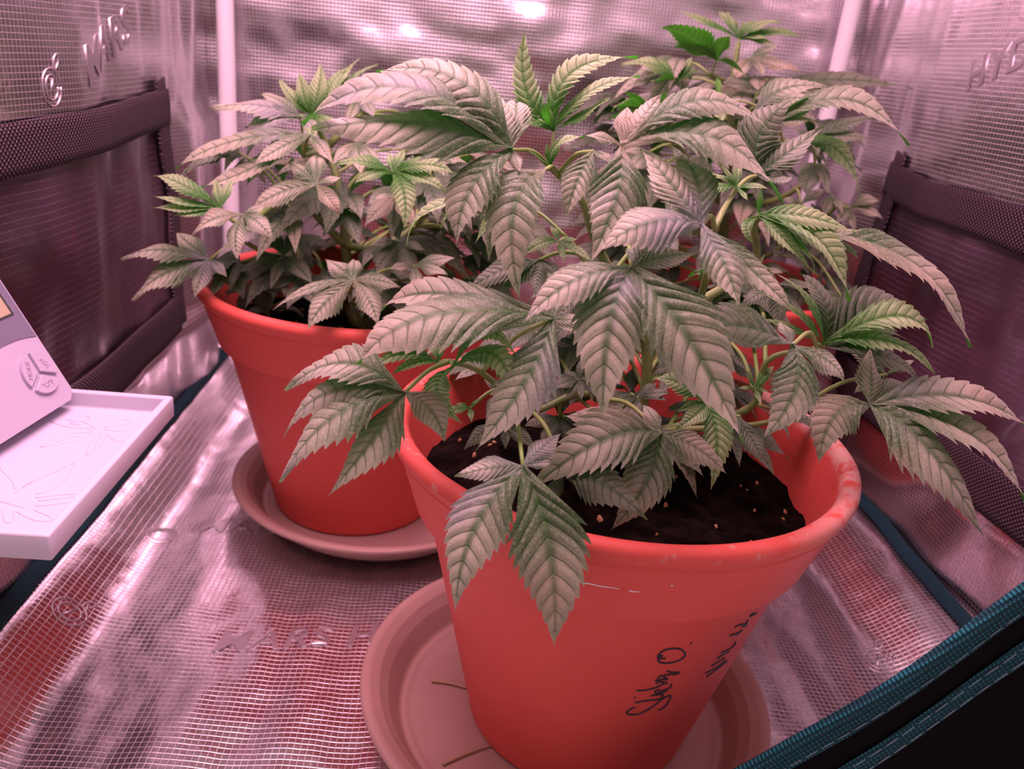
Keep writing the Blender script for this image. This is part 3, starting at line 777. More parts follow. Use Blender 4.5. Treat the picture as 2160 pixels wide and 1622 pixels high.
        ((161.5, 825.0, 218.8), (153.4, 810.0, 202.1), 27.3, 0),
        ((176.1, 825.0, 219.4), (182.6, 810.0, 203.6), 27.4, 0),
        ((184.8, 835.0, 228.1), (200.1, 830.0, 222.8), 24.3, 0),
        ((172.1, 855.0, 238.0), (174.6, 870.0, 242.0), 23.5, 0),
    ]),
]
HANDWRITING = [
    [(110.6, 351.3, 94.1), (108.1, 351.6, 91.8), (106.9, 352.2, 89.0), (109.5, 352.9, 87.2), (114.5, 353.4, 87.6), (119.3, 353.5, 91.3), (122.6, 353.3, 95.2), (124.9, 353.1, 98.7), (128.0, 353.4, 101.0), (129.9, 354.1, 100.8), (130.3, 355.2, 97.0), (129.1, 356.1, 92.1), (127.1, 356.1, 89.4), (125.4, 355.7, 88.7)],
    [(109.8, 350.2, 98.2), (115.1, 350.7, 99.3), (121.6, 352.0, 99.4), (125.6, 352.9, 100.1), (128.5, 353.5, 101.3)],
    [(117.6, 350.1, 103.7), (122.7, 351.2, 104.0), (125.0, 352.0, 103.0), (124.4, 352.4, 100.8)],
    [(108.4, 348.9, 102.8), (109.0, 349.0, 102.7)],
    [(121.6, 349.8, 108.5), (119.3, 349.4, 107.8), (120.2, 350.1, 105.7), (123.4, 350.9, 105.5), (126.7, 351.6, 106.6)],
    [(108.6, 347.4, 108.9), (113.9, 348.0, 109.3), (119.1, 348.6, 110.9), (123.0, 348.7, 113.8), (124.9, 349.2, 114.1)],
    [(127.7, 350.5, 112.2), (127.7, 351.2, 109.1), (124.0, 350.6, 107.3), (122.0, 350.2, 106.9)],
    [(117.2, 346.7, 117.0), (120.6, 347.3, 117.6), (123.8, 348.2, 116.7)],
    [(118.0, 347.4, 114.6), (120.5, 347.7, 115.7), (124.7, 349.4, 113.0)],
    [(118.3, 346.9, 116.9), (118.9, 346.1, 120.6), (121.6, 346.9, 119.8), (124.3, 348.3, 116.9)],
    [(119.3, 346.1, 120.9), (123.2, 347.0, 121.3), (124.8, 347.4, 121.1)],
    [(122.0, 345.8, 124.6), (124.3, 346.7, 123.4), (126.4, 348.0, 120.6), (129.7, 348.8, 121.0), (129.2, 348.5, 121.9), (125.4, 347.1, 122.8)],
    [(115.5, 342.4, 133.5), (114.1, 341.0, 138.0), (114.6, 340.6, 140.1), (116.8, 340.2, 142.8), (121.0, 340.9, 143.6), (125.1, 342.1, 142.4), (128.8, 344.0, 138.8), (129.6, 344.9, 136.4), (128.7, 345.3, 134.0), (125.7, 344.9, 132.1), (121.3, 343.9, 131.6), (116.8, 342.8, 132.4), (115.0, 341.9, 135.1), (114.5, 341.1, 138.0), (116.4, 341.4, 138.2), (115.5, 341.7, 136.1), (118.7, 342.3, 135.8)],
    [(130.1, 342.6, 146.2), (130.8, 342.8, 146.1)],
    [(150.4, 361.7, 108.6), (154.1, 363.6, 110.3), (158.9, 366.5, 112.5), (163.8, 370.2, 113.3)],
    [(148.6, 359.3, 113.4), (152.4, 361.5, 113.5), (158.8, 365.7, 114.7), (161.2, 366.8, 116.9)],
    [(150.8, 359.1, 118.6), (154.8, 361.4, 119.3), (159.2, 364.2, 120.6)],
    [(152.7, 358.8, 123.8), (155.3, 360.1, 125.0), (160.8, 364.0, 125.1)],
    [(154.1, 358.3, 128.6), (158.5, 361.4, 128.0), (161.6, 363.7, 128.2), (163.5, 364.6, 129.9), (162.8, 363.3, 132.4)],
    [(155.0, 354.8, 142.7), (157.8, 356.7, 142.2), (161.6, 359.6, 141.6), (163.9, 361.1, 142.3)],
    [(156.8, 355.8, 143.1), (160.7, 359.2, 140.6), (162.9, 360.7, 141.4)],
    [(156.1, 353.6, 149.5), (159.9, 356.1, 149.5), (165.3, 360.9, 146.6)],
    [(162.7, 359.2, 145.5), (164.9, 360.3, 147.7), (164.6, 359.2, 150.3)],
    [(161.1, 357.3, 148.1), (164.8, 361.1, 144.7), (165.8, 361.3, 146.4)],
    [(165.1, 358.8, 152.9), (166.0, 359.0, 154.5), (170.4, 363.4, 151.9)],
    [(166.2, 359.8, 152.5), (169.7, 362.9, 151.8), (170.7, 363.8, 151.5)],
]
TRAY_RELIEF = [
    [(-252.8, 482.2), (-246.0, 486.1), (-239.6, 484.6), (-233.9, 484.7), (-221.4, 475.6)],
    [(-252.5, 481.4), (-241.6, 476.4), (-230.0, 475.8), (-224.0, 475.2)],
    [(-242.9, 447.6), (-239.9, 459.2), (-234.7, 467.4), (-223.3, 471.9)],
    [(-242.9, 447.6), (-231.8, 454.9), (-225.2, 461.6), (-222.0, 468.8)],
    [(-213.8, 441.6), (-218.1, 454.8), (-220.0, 467.4), (-218.7, 472.7)],
    [(-213.8, 441.6), (-211.1, 449.7), (-212.9, 463.7), (-214.1, 470.1)],
    [(-214.1, 470.1), (-208.3, 464.5), (-201.6, 461.5), (-201.8, 463.9)],
    [(-217.4, 476.3), (-210.1, 475.9), (-204.7, 477.7)],
    [(-219.4, 479.4), (-212.7, 482.3), (-207.9, 486.7), (-208.8, 491.0), (-212.9, 492.1), (-215.0, 488.1)],
    [(-235.5, 493.4), (-230.9, 487.9)],
    [(-230.7, 395.1), (-228.6, 404.4), (-225.3, 414.1), (-221.2, 423.0), (-216.6, 431.6)],
    [(-219.6, 394.8), (-214.2, 401.2), (-212.3, 412.0), (-215.1, 425.3), (-216.6, 431.6)],
    [(-218.2, 391.3), (-208.5, 395.7), (-197.5, 398.5), (-192.1, 398.6)],
    [(-214.3, 383.3), (-204.5, 387.0), (-196.1, 392.4), (-192.1, 398.6)],
    [(-220.1, 376.7), (-211.8, 371.5), (-204.5, 369.6), (-200.7, 371.2), (-203.5, 374.8), (-211.1, 378.4), (-213.8, 380.4)],
    [(-227.5, 376.3), (-222.0, 367.9), (-219.0, 366.1), (-218.8, 369.4), (-222.1, 377.0)],
    [(-251.5, 419.8), (-244.0, 412.7), (-237.3, 405.7), (-232.5, 398.7)],
    [(-233.5, 385.5), (-227.4, 383.9), (-218.8, 380.9)],
    [(-229.7, 400.3), (-226.4, 409.9), (-221.7, 418.8), (-218.8, 426.2)],
    [(-215.4, 388.6), (-207.8, 391.4), (-199.7, 395.0)],
    [(-240.8, 480.9), (-233.4, 480.4)],
    [(-237.2, 454.8), (-232.3, 462.1), (-227.2, 466.2)],
    [(-213.7, 449.2), (-215.5, 460.0), (-216.8, 468.0)],
]

# ------------------------------------------------------------------ helpers
def link(o, parent=None):
    COL.objects.link(o)
    if parent is not None:
        o.parent = parent
        off = parent.location if parent.parent is None else Vector((0, 0, 0))   # parts are built in world metres
        o.matrix_parent_inverse = Matrix.Translation(-off)
    return o

def obj(name, verts, faces, mat, parent=None, smooth=True, uvs=None):
    """One mesh object; vertices in world metres."""
    me = bpy.data.meshes.new(name)
    me.from_pydata([tuple(v) for v in verts], [], faces)
    if smooth:
        me.polygons.foreach_set('use_smooth', [True] * len(me.polygons))
    if uvs is not None:
        lay = me.uv_layers.new(name='UVMap')
        li = np.empty(len(me.loops), dtype=np.int32)
        me.loops.foreach_get('vertex_index', li)
        lay.data.foreach_set('uv', np.asarray(uvs, dtype=np.float32)[li].ravel())
    me.materials.append(mat)
    me.update()
    return link(bpy.data.objects.new(name, me), parent)

def tag(o, label, cat=None, group=None, kind=None):
    o['label'] = label
    if cat: o['category'] = cat
    if group: o['group'] = group
    if kind: o['kind'] = kind
    return o

def thing(name, label, cat, loc, group=None):
    o = bpy.data.objects.new(name, None)
    o.empty_display_size = 0.02
    o.location = loc
    COL.objects.link(o)
    return tag(o, label, cat, group)

def smooth_line(pts, sub=4):
    """Catmull-Rom through the points."""
    P = [Vector(p) for p in pts]
    if len(P) < 3: return P
    Q = [P[0] * 2 - P[1]] + P + [P[-1] * 2 - P[-2]]
    out = []
    for i in range(1, len(Q) - 2):
        for s in range(sub):
            t = s / sub
            a, b, c, d = Q[i - 1], Q[i], Q[i + 1], Q[i + 2]
            out.append(0.5 * ((2 * b) + (c - a) * t + (2 * a - 5 * b + 4 * c - d) * t * t + (3 * b - a - 3 * c + d) * t ** 3))
    out.append(P[-1])
    return out

def tube(pts, r0, r1=None, n=8, flat=1.0, up=(0, 0, 1)):
    """verts, faces of a capped tube; flat squashes it along the frame's second axis."""
    if r1 is None: r1 = r0
    P = [Vector(p) for p in pts]
    V, Fc = [], []
    u = Vector(up)
    for i, p in enumerate(P):
        t = (P[min(i + 1, len(P) - 1)] - P[max(i - 1, 0)]).normalized()
        a = t.cross(u)
        if a.length < 1e-4: a = t.cross(Vector((1, 0.3, 0)))
        a.normalize()
        b = a.cross(t)
        r = r0 + (r1 - r0) * i / (len(P) - 1)
        for k in range(n):
            w = 2 * math.pi * k / n
            V.append(p + a * (r * math.cos(w)) + b * (r * flat * math.sin(w)))
    m = len(P)
    for i in range(m - 1):
        for k in range(n):
            Fc.append((i * n + k, i * n + (k + 1) % n, (i + 1) * n + (k + 1) % n, (i + 1) * n + k))
    Fc.append(tuple(range(n))[::-1])
    Fc.append(tuple((m - 1) * n + k for k in range(n)))
    return V, Fc

def merge(parts):
    V, Fc = [], []
    for v, f in parts:
        o = len(V)
        V += list(v)
        Fc += [tuple(i + o for i in q) for q in f]
    return V, Fc

def lathe(profile, c, n=96):
    fine = [profile[0]]
    for (r0, z0), (r1, z1) in zip(profile[:-1], profile[1:]):     # support rings beside every corner
        ln = math.hypot(r1 - r0, z1 - z0)
        cuts = [0.0004 / ln, 0.25, 0.5, 0.75, 1 - 0.0004 / ln] if ln > 0.006 else []
        fine += [(r0 + (r1 - r0) * t, z0 + (z1 - z0) * t) for t in cuts] + [(r1, z1)]
    profile = fine
    V, Fc = [], []
    for r, z in profile:
        for k in range(n):
            a = 2 * math.pi * k / n
            V.append((c[0] + r * math.cos(a), c[1] + r * math.sin(a), c[2] + z))
    m = len(profile)
    for i in range(m - 1):
        for k in range(n):
            Fc.append((i * n + k, i * n + (k + 1) % n, (i + 1) * n + (k + 1) % n, (i + 1) * n + k))
    Fc.append(tuple(range(n))[::-1])
    Fc.append(tuple((m - 1) * n + k for k in range(n)))
    return V, Fc

def grid(fn, nu, nv):
    V = [fn(i / nu, j / nv) for j in range(nv + 1) for i in range(nu + 1)]
    Fc = [(j * (nu + 1) + i, j * (nu + 1) + i + 1, (j + 1) * (nu + 1) + i + 1, (j + 1) * (nu + 1) + i) for j in range(nv) for i in range(nu)]
    return V, Fc

def flip(Fc): return [tuple(reversed(f)) for f in Fc]

def box(x0, x1, y0, y1, z0, z1, bev=0.0):
    """box with chamfered edges"""
    import bmesh
    bm = bmesh.new()
    bmesh.ops.create_cube(bm, size=1.0)
    for v in bm.verts:
        v.co = Vector(((x0 + x1) / 2 + v.co.x * (x1 - x0), (y0 + y1) / 2 + v.co.y * (y1 - y0), (z0 + z1) / 2 + v.co.z * (z1 - z0)))
    if bev > 0:
        bmesh.ops.bevel(bm, geom=bm.edges[:], offset=bev, segments=3, profile=0.5, affect='EDGES')
    V = [v.co.copy() for v in bm.verts]
    bm.verts.index_update()
    Fc = [tuple(v.index for v in f.verts) for f in bm.faces]
    bm.free()
    return V, Fc

def sstep(a, b, x):
    t = min(1.0, max(0.0, (x - a) / (b - a)))
    return t * t * (3 - 2 * t)

# ------------------------------------------------------------------ materials
class NT:
    def __init__(self, name):
        self.m = bpy.data.materials.new(name)
        self.m.use_nodes = True
        self.t = self.m.node_tree
        self.b = self.t.nodes['Principled BSDF']
        self.out = self.t.nodes['Material Output']
    def n(self, kind, **kw):
        x = self.t.nodes.new(kind)
        for k, v in kw.items(): setattr(x, k, v)
        return x
    def l(self, a, b): self.t.links.new(a, b)
    def math(self, op, a, b=None, clamp=False):
        x = self.n('ShaderNodeMath', operation=op, use_clamp=clamp)
        for i, v in enumerate((a, b)):
            if v is None: continue
            if isinstance(v, (int, float)): x.inputs[i].default_value = v
            else: self.l(v, x.inputs[i])
        return x.outputs[0]
    def mix(self, fac, a, b):
        x = self.n('ShaderNodeMix', data_type='RGBA')
        for s, v in ((x.inputs[0], fac), (x.inputs[6], a), (x.inputs[7], b)):
            if isinstance(v, (int, float)): s.default_value = v
            elif isinstance(v, tuple): s.default_value = (*v, 1)
            else: self.l(v, s)
        return x.outputs[2]
    def ramp(self, x, a, b, lo=0.0, hi=1.0):
        r = self.n('ShaderNodeMapRange', interpolation_type='SMOOTHSTEP')
        self.l(x, r.inputs[0])
        for i, v in enumerate((a, b, lo, hi)): r.inputs[i + 1].default_value = v
        return r.outputs[0]
    def obj(self): return self.n('ShaderNodeTexCoord').outputs['Object']
    def noise(self, scale, detail=3, vec=None, rough=0.5):
        x = self.n('ShaderNodeTexNoise')
        x.inputs['Scale'].default_value = scale
        x.inputs['Detail'].default_value = detail
        x.inputs['Roughness'].default_value = rough
        self.l(vec if vec is not None else self.obj(), x.inputs['Vector'])
        return x.outputs['Fac']
    def bump(self, h, strength, dist, to=None):
        x = self.n('ShaderNodeBump')
        x.inputs['Strength'].default_value = strength
        x.inputs['Distance'].default_value = dist
        self.l(h, x.inputs['Height'])
        self.l(x.outputs[0], (to or self.b).inputs['Normal'])
        return x
    def set(self, **kw):
        names = {'color': 'Base Color', 'rough': 'Roughness', 'metal': 'Metallic', 'spec': 'Specular IOR Level', 'coat': 'Coat Weight', 'sheen': 'Sheen Weight'}
        for k, v in kw.items():
            s = self.b.inputs[names[k]]
            if isinstance(v, tuple): s.default_value = (*v, 1)
            elif isinstance(v, (int, float)): s.default_value = v
            else: self.l(v, s)
        return self

def foil(name, axes, cell, rough=0.22):
    """metallised film with a woven square grid embossed in it"""
    k = NT(name)
    sep = k.n('ShaderNodeSeparateXYZ')
    k.l(k.obj(), sep.inputs[0])
    def line(ax):
        f = k.math('FRACT', k.math('MULTIPLY', sep.outputs[ax], 1.0 / cell))
        return k.math('ABSOLUTE', k.math('SUBTRACT', f, 0.5))
    a, b = line(axes[0]), line(axes[1])
    grid_ = k.math('MAXIMUM', k.ramp(a, 0.41, 0.49), k.ramp(b, 0.41, 0.49))
    pillow = k.math('MULTIPLY', k.math('SUBTRACT', 0.25, k.math('MULTIPLY', a, a)), k.math('SUBTRACT', 0.25, k.math('MULTIPLY', b, b)))
    crumple = k.noise(55, 3)
    h = k.math('ADD', k.math('MULTIPLY', grid_, 0.26), k.math('ADD', k.math('MULTIPLY', pillow, 1.6), k.math('MULTIPLY', crumple, 1.8)))
    k.bump(h, 0.55, 0.0006)
    k.set(color=k.mix(grid_, (0.63, 0.59, 0.61), (0.82, 0.78, 0.80)), metal=1.0, rough=k.math('ADD', k.math('MULTIPLY', grid_, 0.22), rough))
    return k.m

M = {}
M['foil_xy'] = foil('foil_floor', (0, 1), 0.0043, 0.24)
M['foil_yz'] = foil('foil_side', (1, 2), 0.0040, 0.20)
M['foil_xz'] = foil('foil_back', (0, 2), 0.0040, 0.22)

def terracotta(name, cx, cy, stain_bounce):
    k = NT(name)
    n1 = k.noise(9, 4); n2 = k.noise(220, 2)
    base = k.mix(k.ramp(n1, 0.3, 0.75), (0.66, 0.090, 0.070), (0.72, 0.108, 0.084))
    if stain_bounce:
        sep = k.n('ShaderNodeSeparateXYZ'); k.l(k.obj(), sep.inputs[0])
        on_rim = k.ramp(sep.outputs[2], 0.2115, 0.219)
        side = k.ramp(sep.outputs[0], cx + 0.03, cx + 0.13)
        n3 = k.noise(70, 5, rough=0.65)
        m = k.math('MULTIPLY', k.math('MULTIPLY', on_rim, side), k.ramp(n3, 0.36, 0.52), clamp=True)
        thin = k.math('MULTIPLY', on_rim, k.ramp(k.noise(160, 4), 0.58, 0.72))
        base = k.mix(k.math('MULTIPLY', thin, 0.5), k.mix(k.math('MULTIPLY', m, 0.75), base, (0.66, 0.42, 0.36)), (0.6, 0.36, 0.28))
        floor_bounce = k.math('MULTIPLY', k.ramp(sep.outputs[2], 0.172, 0.166), k.ramp(k.noise(14, 2), 0.35, 0.7))  # pink floor reflection painted on the right side below the collar
        base = k.mix(k.math('MULTIPLY', k.math('MULTIPLY', floor_bounce, side), 0.35), base, (0.62, 0.28, 0.26))
    k.set(color=base, rough=0.55, spec=0.35)
    k.bump(n2, 0.12, 0.0006)
    return k.m
M['pot_front'] = terracotta('terracotta_written', 0.0988, 0.4451, True)
M['pot'] = terracotta('terracotta', 0, 0, False)

k = NT('saucer_clay')
k.set(color=k.mix(k.ramp(k.noise(12, 4), 0.3, 0.7), (0.37, 0.225, 0.19), (0.42, 0.265, 0.225)), rough=0.5, spec=0.35)
k.bump(k.noise(180, 2), 0.1, 0.0005); M['saucer'] = k.m

k = NT('potting_soil')
k.set(color=k.mix(k.ramp(k.noise(90, 4), 0.35, 0.7), (0.003, 0.0018, 0.0016), (0.012, 0.007, 0.005)), rough=1.0, spec=0.04)
k.bump(k.noise(420, 4), 0.9, 0.002); M['soil'] = k.m

k = NT('tan_grit'); k.set(color=(0.42, 0.22, 0.11), rough=0.8); M['grit'] = k.m
k = NT('marker_ink'); k.set(color=(0.035, 0.022, 0.03), rough=0.55); M['ink'] = k.m
k = NT('dry_straw'); k.set(color=(0.42, 0.27, 0.16), rough=0.7); M['straw'] = k.m
k = NT('white_paint'); k.set(color=(0.85, 0.84, 0.86), rough=0.35); M['pole'] = k.m
k = NT('white_plastic'); k.set(color=(0.58, 0.55, 0.64), rough=0.42, spec=0.4); k.bump(k.noise(900, 2), 0.05, 0.0003); M['plastic'] = k.m
k = NT('lavender_plastic'); k.set(color=(0.46, 0.42, 0.52), rough=0.4, spec=0.4); M['case'] = k.m
k = NT('relief_shade'); k.set(color=(0.33, 0.29, 0.38), rough=0.5); M['raised_text'] = k.m  # darker than the case: shading of embossed letters put into the colour
k = NT('grey_lens'); k.set(color=(0.16, 0.15, 0.21), rough=0.18, spec=0.6); M['lens'] = k.m
k = NT('liquid_crystal'); k.set(color=(0.42, 0.36, 0.24), rough=0.25); M['lcd'] = k.m
k = NT('digit_black'); k.set(color=(0.04, 0.05, 0.05), rough=0.4); M['digit'] = k.m

def weave(name, ca, cb, axes, cell, rough=0.75):
    k = NT(name)
    sep = k.n('ShaderNodeSeparateXYZ'); k.l(k.obj(), sep.inputs[0])
    def wav(ax, ph): return k.math('SINE', k.math('ADD', k.math('MULTIPLY', sep.outputs[ax], 2 * math.pi / cell), ph))
    h = k.math('MULTIPLY', wav(axes[0], 0.0), wav(axes[1], 0.0))
    k.set(color=k.mix(k.ramp(h, 0.0, 0.9), ca, cb), rough=rough, spec=0.3)
    k.bump(h, 0.9, cell * 0.35)
    return k.m
M['webbing'] = weave('black_webbing', (0.016, 0.009, 0.012), (0.20, 0.125, 0.15), (1, 2), 0.0042)
M['teal_y'] = weave('teal_binding', (0.002, 0.028, 0.040), (0.006, 0.085, 0.105), (0, 1), 0.0030)
M['teal_x'] = weave('teal_tape', (0.0015, 0.045, 0.058), (0.015, 0.20, 0.235), (0, 2), 0.0030)
k = NT('black_oxford'); k.set(color=(0.003, 0.003, 0.004), rough=0.85, spec=0.08); k.bump(k.noise(900, 1), 0.4, 0.0005); M['oxford'] = k.m
k = NT('stitch'); k.set(color=(0.16, 0.26, 0.30), rough=0.6); M['stitch'] = k.m
k = NT('dark_vinyl')
sep = k.n('ShaderNodeSeparateXYZ'); k.l(k.obj(), sep.inputs[0])
row = k.ramp(k.math('ABSOLUTE', k.math('SUBTRACT', k.math('FRACT', k.math('MULTIPLY', sep.outputs[2], 180.0)), 0.5)), 0.40, 0.5)
dash = k.ramp(k.math('ABSOLUTE', k.math('SUBTRACT', k.math('FRACT', k.math('MULTIPLY', sep.outputs[1], 330.0)), 0.5)), 0.20, 0.40)
dots = k.math('MULTIPLY', k.math('MULTIPLY', row, dash), k.ramp(k.noise(14, 2), 0.35, 0.65))
k.set(color=k.mix(dots, k.mix(k.ramp(k.noise(7, 3), 0.35, 0.7), (0.030, 0.016, 0.022), (0.080, 0.048, 0.070)), (0.30, 0.20, 0.24)), rough=0.30, spec=0.6, coat=0.25)  # paler purple patches put a sheen into the film colour
k.bump(k.noise(26, 3), 0.25, 0.004); M['vinyl'] = k.m

def leaf_mat(name, top_a, top_b, vein, under, trans, glow, sheen, sheen_tint=0.0):
    k = NT(name)
    uv = k.n('ShaderNodeUVMap'); uv.uv_map = 'UVMap'
    sep = k.n('ShaderNodeSeparateXYZ'); k.l(uv.outputs[0], sep.inputs[0])
    fr = k.math('FRACT', sep.outputs[1])
    side = k.math('ABSOLUTE', k.math('SUBTRACT', sep.outputs[0], 0.5))
    edge = k.math('ABSOLUTE', k.math('SUBTRACT', fr, 0.5))
    veins = k.math('MULTIPLY', k.ramp(edge, 0.43, 0.5), k.ramp(side, 0.47, 0.28))
    rib = k.ramp(side, 0.026, 0.008)
    groove = k.ramp(side, 0.11, 0.02)
    info = k.n('ShaderNodeObjectInfo').outputs['Random']
    co = k.obj()
    patch = k.noise(38, 3, co)
    along = k.ramp(sep.outputs[1], 1.0, 7.5)
    tint = k.math('ADD', k.math('ADD', k.math('MULTIPLY', info, 0.24), k.math('MULTIPLY', patch, 0.40)), k.math('MULTIPLY', along, 0.52))
    top = k.mix(k.ramp(tint, 0.28, 1.0), top_a, top_b)
    grain = k.noise(900, 2, co)
    top = k.mix(k.math('MULTIPLY', k.ramp(grain, 0.45, 0.75), 0.30), top, tuple(min(1, c * 1.5) for c in top_b))
    top = k.mix(k.math('MULTIPLY', groove, 0.70), top, vein)
    top = k.mix(k.math('MULTIPLY', veins, 0.70), top, vein)
    warm = k.noise(17, 2, co)
    top = k.mix(k.math('MULTIPLY', k.ramp(warm, 0.52, 0.70), sheen_tint), top, (0.46, 0.31, 0.24))  # orange and violet patches paint iridescent highlights into the leaf colour
    top = k.mix(k.math('MULTIPLY', k.ramp(warm, 0.46, 0.30), sheen_tint), top, (0.34, 0.29, 0.38))
    top = k.mix(k.math('MULTIPLY', rib, 0.55), top, tuple(c * 1.1 for c in under))
    back = k.n('ShaderNodeNewGeometry').outputs['Backfacing']
    col = k.mix(back, top, k.mix(k.math('MULTIPLY', veins, 0.5), under, tuple(c * 1.6 for c in under)))
    k.set(color=col, rough=0.50, spec=0.45, sheen=sheen)
    k.b.inputs['Sheen Roughness'].default_value = 0.45
    k.b.inputs['Sheen Tint'].default_value = (1, 0.94, 0.96, 1)
    bm = k.bump(k.math('ADD', k.math('MULTIPLY', grain, 0.6), k.math('MULTIPLY', veins, -1.2)), 0.45, 0.0005)
    tr = k.n('ShaderNodeBsdfTranslucent'); tr.inputs[0].default_value = (*glow, 1)
    k.l(bm.outputs[0], tr.inputs['Normal'])
    mx = k.n('ShaderNodeMixShader'); mx.inputs[0].default_value = trans
    k.l(k.b.outputs[0], mx.inputs[1]); k.l(tr.outputs[0], mx.inputs[2])
    k.l(mx.outputs[0], k.out.inputs[0])
    return k.m
M['leaf_f'] = leaf_mat('mature_leaf', (0.065, 0.125, 0.045), (0.45, 0.43, 0.32), (0.045, 0.085, 0.03), (0.075, 0.19, 0.045), 0.25, (0.05, 0.42, 0.02), 0.25, 0.45)  # the pale top colour carries the lamp's waxy sheen
M['leaf_y'] = leaf_mat('young_leaf', (0.03, 0.17, 0.010), (0.36, 0.45, 0.22), (0.03, 0.12, 0.02), (0.10, 0.28, 0.04), 0.30, (0.07, 0.50, 0.02), 0.12)
M['leaf_d'] = leaf_mat('shade_painted_leaf', (0.035, 0.07, 0.025), (0.19, 0.20, 0.14), (0.035, 0.065, 0.03), (0.06, 0.16, 0.035), 0.22, (0.04, 0.36, 0.02), 0.12)  # leaf colours darkened to paint in the shade inside the canopy
k = NT('green_stem'); k.set(color=k.mix(k.ramp(k.noise(40, 2), 0.3, 0.7), (0.13, 0.20, 0.05), (0.22, 0.28, 0.09)), rough=0.5); M['stem'] = k.m
k = NT('petiole_green'); k.set(color=k.mix(k.ramp(k.noise(40, 2), 0.3, 0.7), (0.18, 0.30, 0.06), (0.30, 0.36, 0.12)), rough=0.5); M['petiole'] = k.m

# ------------------------------------------------------------------ the tent
def nz(x, y, z): return noise.noise(Vector((x, y, z)))

def floor_fn(u, v):
    x = XL - 0.025 + (XR - XL + 0.050) * u
    y = YF + (YB - YF) * v
    z = -0.0042 + 0.0034 * nz(x * 16, y * 4, 0.3) + 0.0024 * nz(x * 40 + 3, y * 9, 1.7) + 0.0006 * nz(x * 90, y * 60, 4)
    calm = max(0.0, 1 - min(abs(math.hypot(x - 0.0875, y - 0.4426) - 0.0), 0.14) / 0.14)
    z = min(z, -0.0003) * (1 - 0.5 * calm)
    z += 0.034 * sstep(0.060, 0.0, x - XL) ** 1.3 + 0.034 * sstep(0.095, 0.0, XR - x) ** 1.4
    z += 0.030 * sstep(0.035, 0.0, YB - y)
    z += 0.0020 * nz(x * 30, y * 20, 8) * sstep(0.11, 0.03, min(x - XL, XR - x))
    return (x, y, z)
V, Fc = grid(floor_fn, 170, 170)
floor = tag(obj('floor', V, Fc, M['foil_xy']), 'crinkled silver foil tent floor with embossed grid', kind='structure')

CREASE = {-1: 0.655, 1: 0.735}
def wall_fold(y, z, sign):
    """how far the hung foil stands into the tent: a sharp vertical crease, soft folds towards the corner"""
    d = y - CREASE[sign]
    f = 0.004 - (0.10 if d < 0 else 0.05) * abs(d)
    f += (0.005 * nz(y * 13, z * 2.2, 3 + sign) + 0.0035 * nz(y * 32, z * 4, 9 + sign)) * sstep(-0.02, 0.08, d)
    return f + 0.002 * nz(y * 9, z * 3, 5)
def wall_pt(y, z, sign, out=0.0):
    x0 = XL if sign < 0 else XR
    up = sstep(0.31, 0.34, z)
    low = sstep(0.125, 0.10, z)
    inward = wall_fold(y, z, sign) * max(up, low * 0.6) - 0.016 * (1 - max(up, low)) + low * 0.006 * nz(y * 16, z * 20, 12 + sign)
    inward += sstep(0.86, 0.92, y) * (0.006 * nz(y * 22, z * 6, 2) + 0.010 * (1 - up))
    return (x0 - sign * (inward + out), y, z)
def wall_side(sign):
    """left (sign -1) or right (+1) foil wall"""
    V, Fc = grid(lambda u, v: wall_pt(YF + (YB + 0.03 - YF) * u, 0.004 + (ZT - 0.004) * v ** 1.6, sign), 120, 190)
    return V, (Fc if sign > 0 else flip(Fc))
V, Fc = wall_side(-1)
wall_left = tag(obj('wall_left', V, flip(Fc), M['foil_yz']), 'silver foil tent wall beside the white tray', kind='structure')
V, Fc = wall_side(1)
wall_right = tag(obj('wall_right', V, flip(Fc), M['foil_yz']), 'silver foil tent wall with a creased panel above its window', kind='structure')

def back_fn(u, v):
    x = XL - 0.030 + (XR - XL + 0.060) * u
    z = 0.0 + ZT * v
    y = YB + 0.010 * nz(x * 5, z * 9, 0.5) + 0.006 * nz(x * 12 + 2, z * 22, 3.3) + 0.0025 * nz(x * 30, z * 45, 7)
    return (x, y, z)
V, Fc = grid(back_fn, 130, 200)
wall_back = tag(obj('wall_back', V, Fc, M['foil_xz']), 'rippled silver foil wall at the back of the tent', kind='structure')
V, Fc = grid(lambda u, v: (XL - 0.02 + (XR - XL + 0.04) * u, YF + (YB + 0.02 - YF) * v, ZT + 0.004 * nz(u * 5, v * 5, 1)), 30, 30)
tag(obj('ceiling', V, flip(Fc), M['foil_xy']), 'silver foil tent roof above the grow lamp', kind='structure')

# windows: dark film framed in black webbing
def strip(pts_lo, pts_hi, thick, sign, sub=6):
    """a webbing strap between two edge lines, puffed slightly into the tent"""
    A, B = smooth_line(pts_lo, sub), smooth_line(pts_hi, sub)
    n = len(A); V = []; Fc = []
    rows = 5
    for i in range(n):
        for j in range(rows + 1):
            t = j / rows
            p = A[i].lerp(B[i], t)
            p = p + Vector((-sign * thick * (0.75 + 0.25 * math.sin(math.pi * t)), 0, 0))
            V.append(p)
        V.append(A[i].copy()); V.append(B[i].copy())
    w = rows + 3
    for i in range(n - 1):
        o = i * w; q = (i + 1) * w
        for j in range(rows): Fc.append((o + j, q + j, q + j + 1, o + j + 1))
        Fc.append((o + rows + 1, q + rows + 1, q, o)); Fc.append((o + rows, q + rows, q + rows + 2, o + rows + 2))
    Fc.append(tuple(range(rows + 1)) + (rows + 2, rows + 1)); e = (n - 1) * w
    Fc.append(tuple(reversed(tuple(e + j for j in range(rows + 1)) + (e + rows + 2, e + rows + 1))))
    return V, (Fc if sign < 0 else flip(Fc))

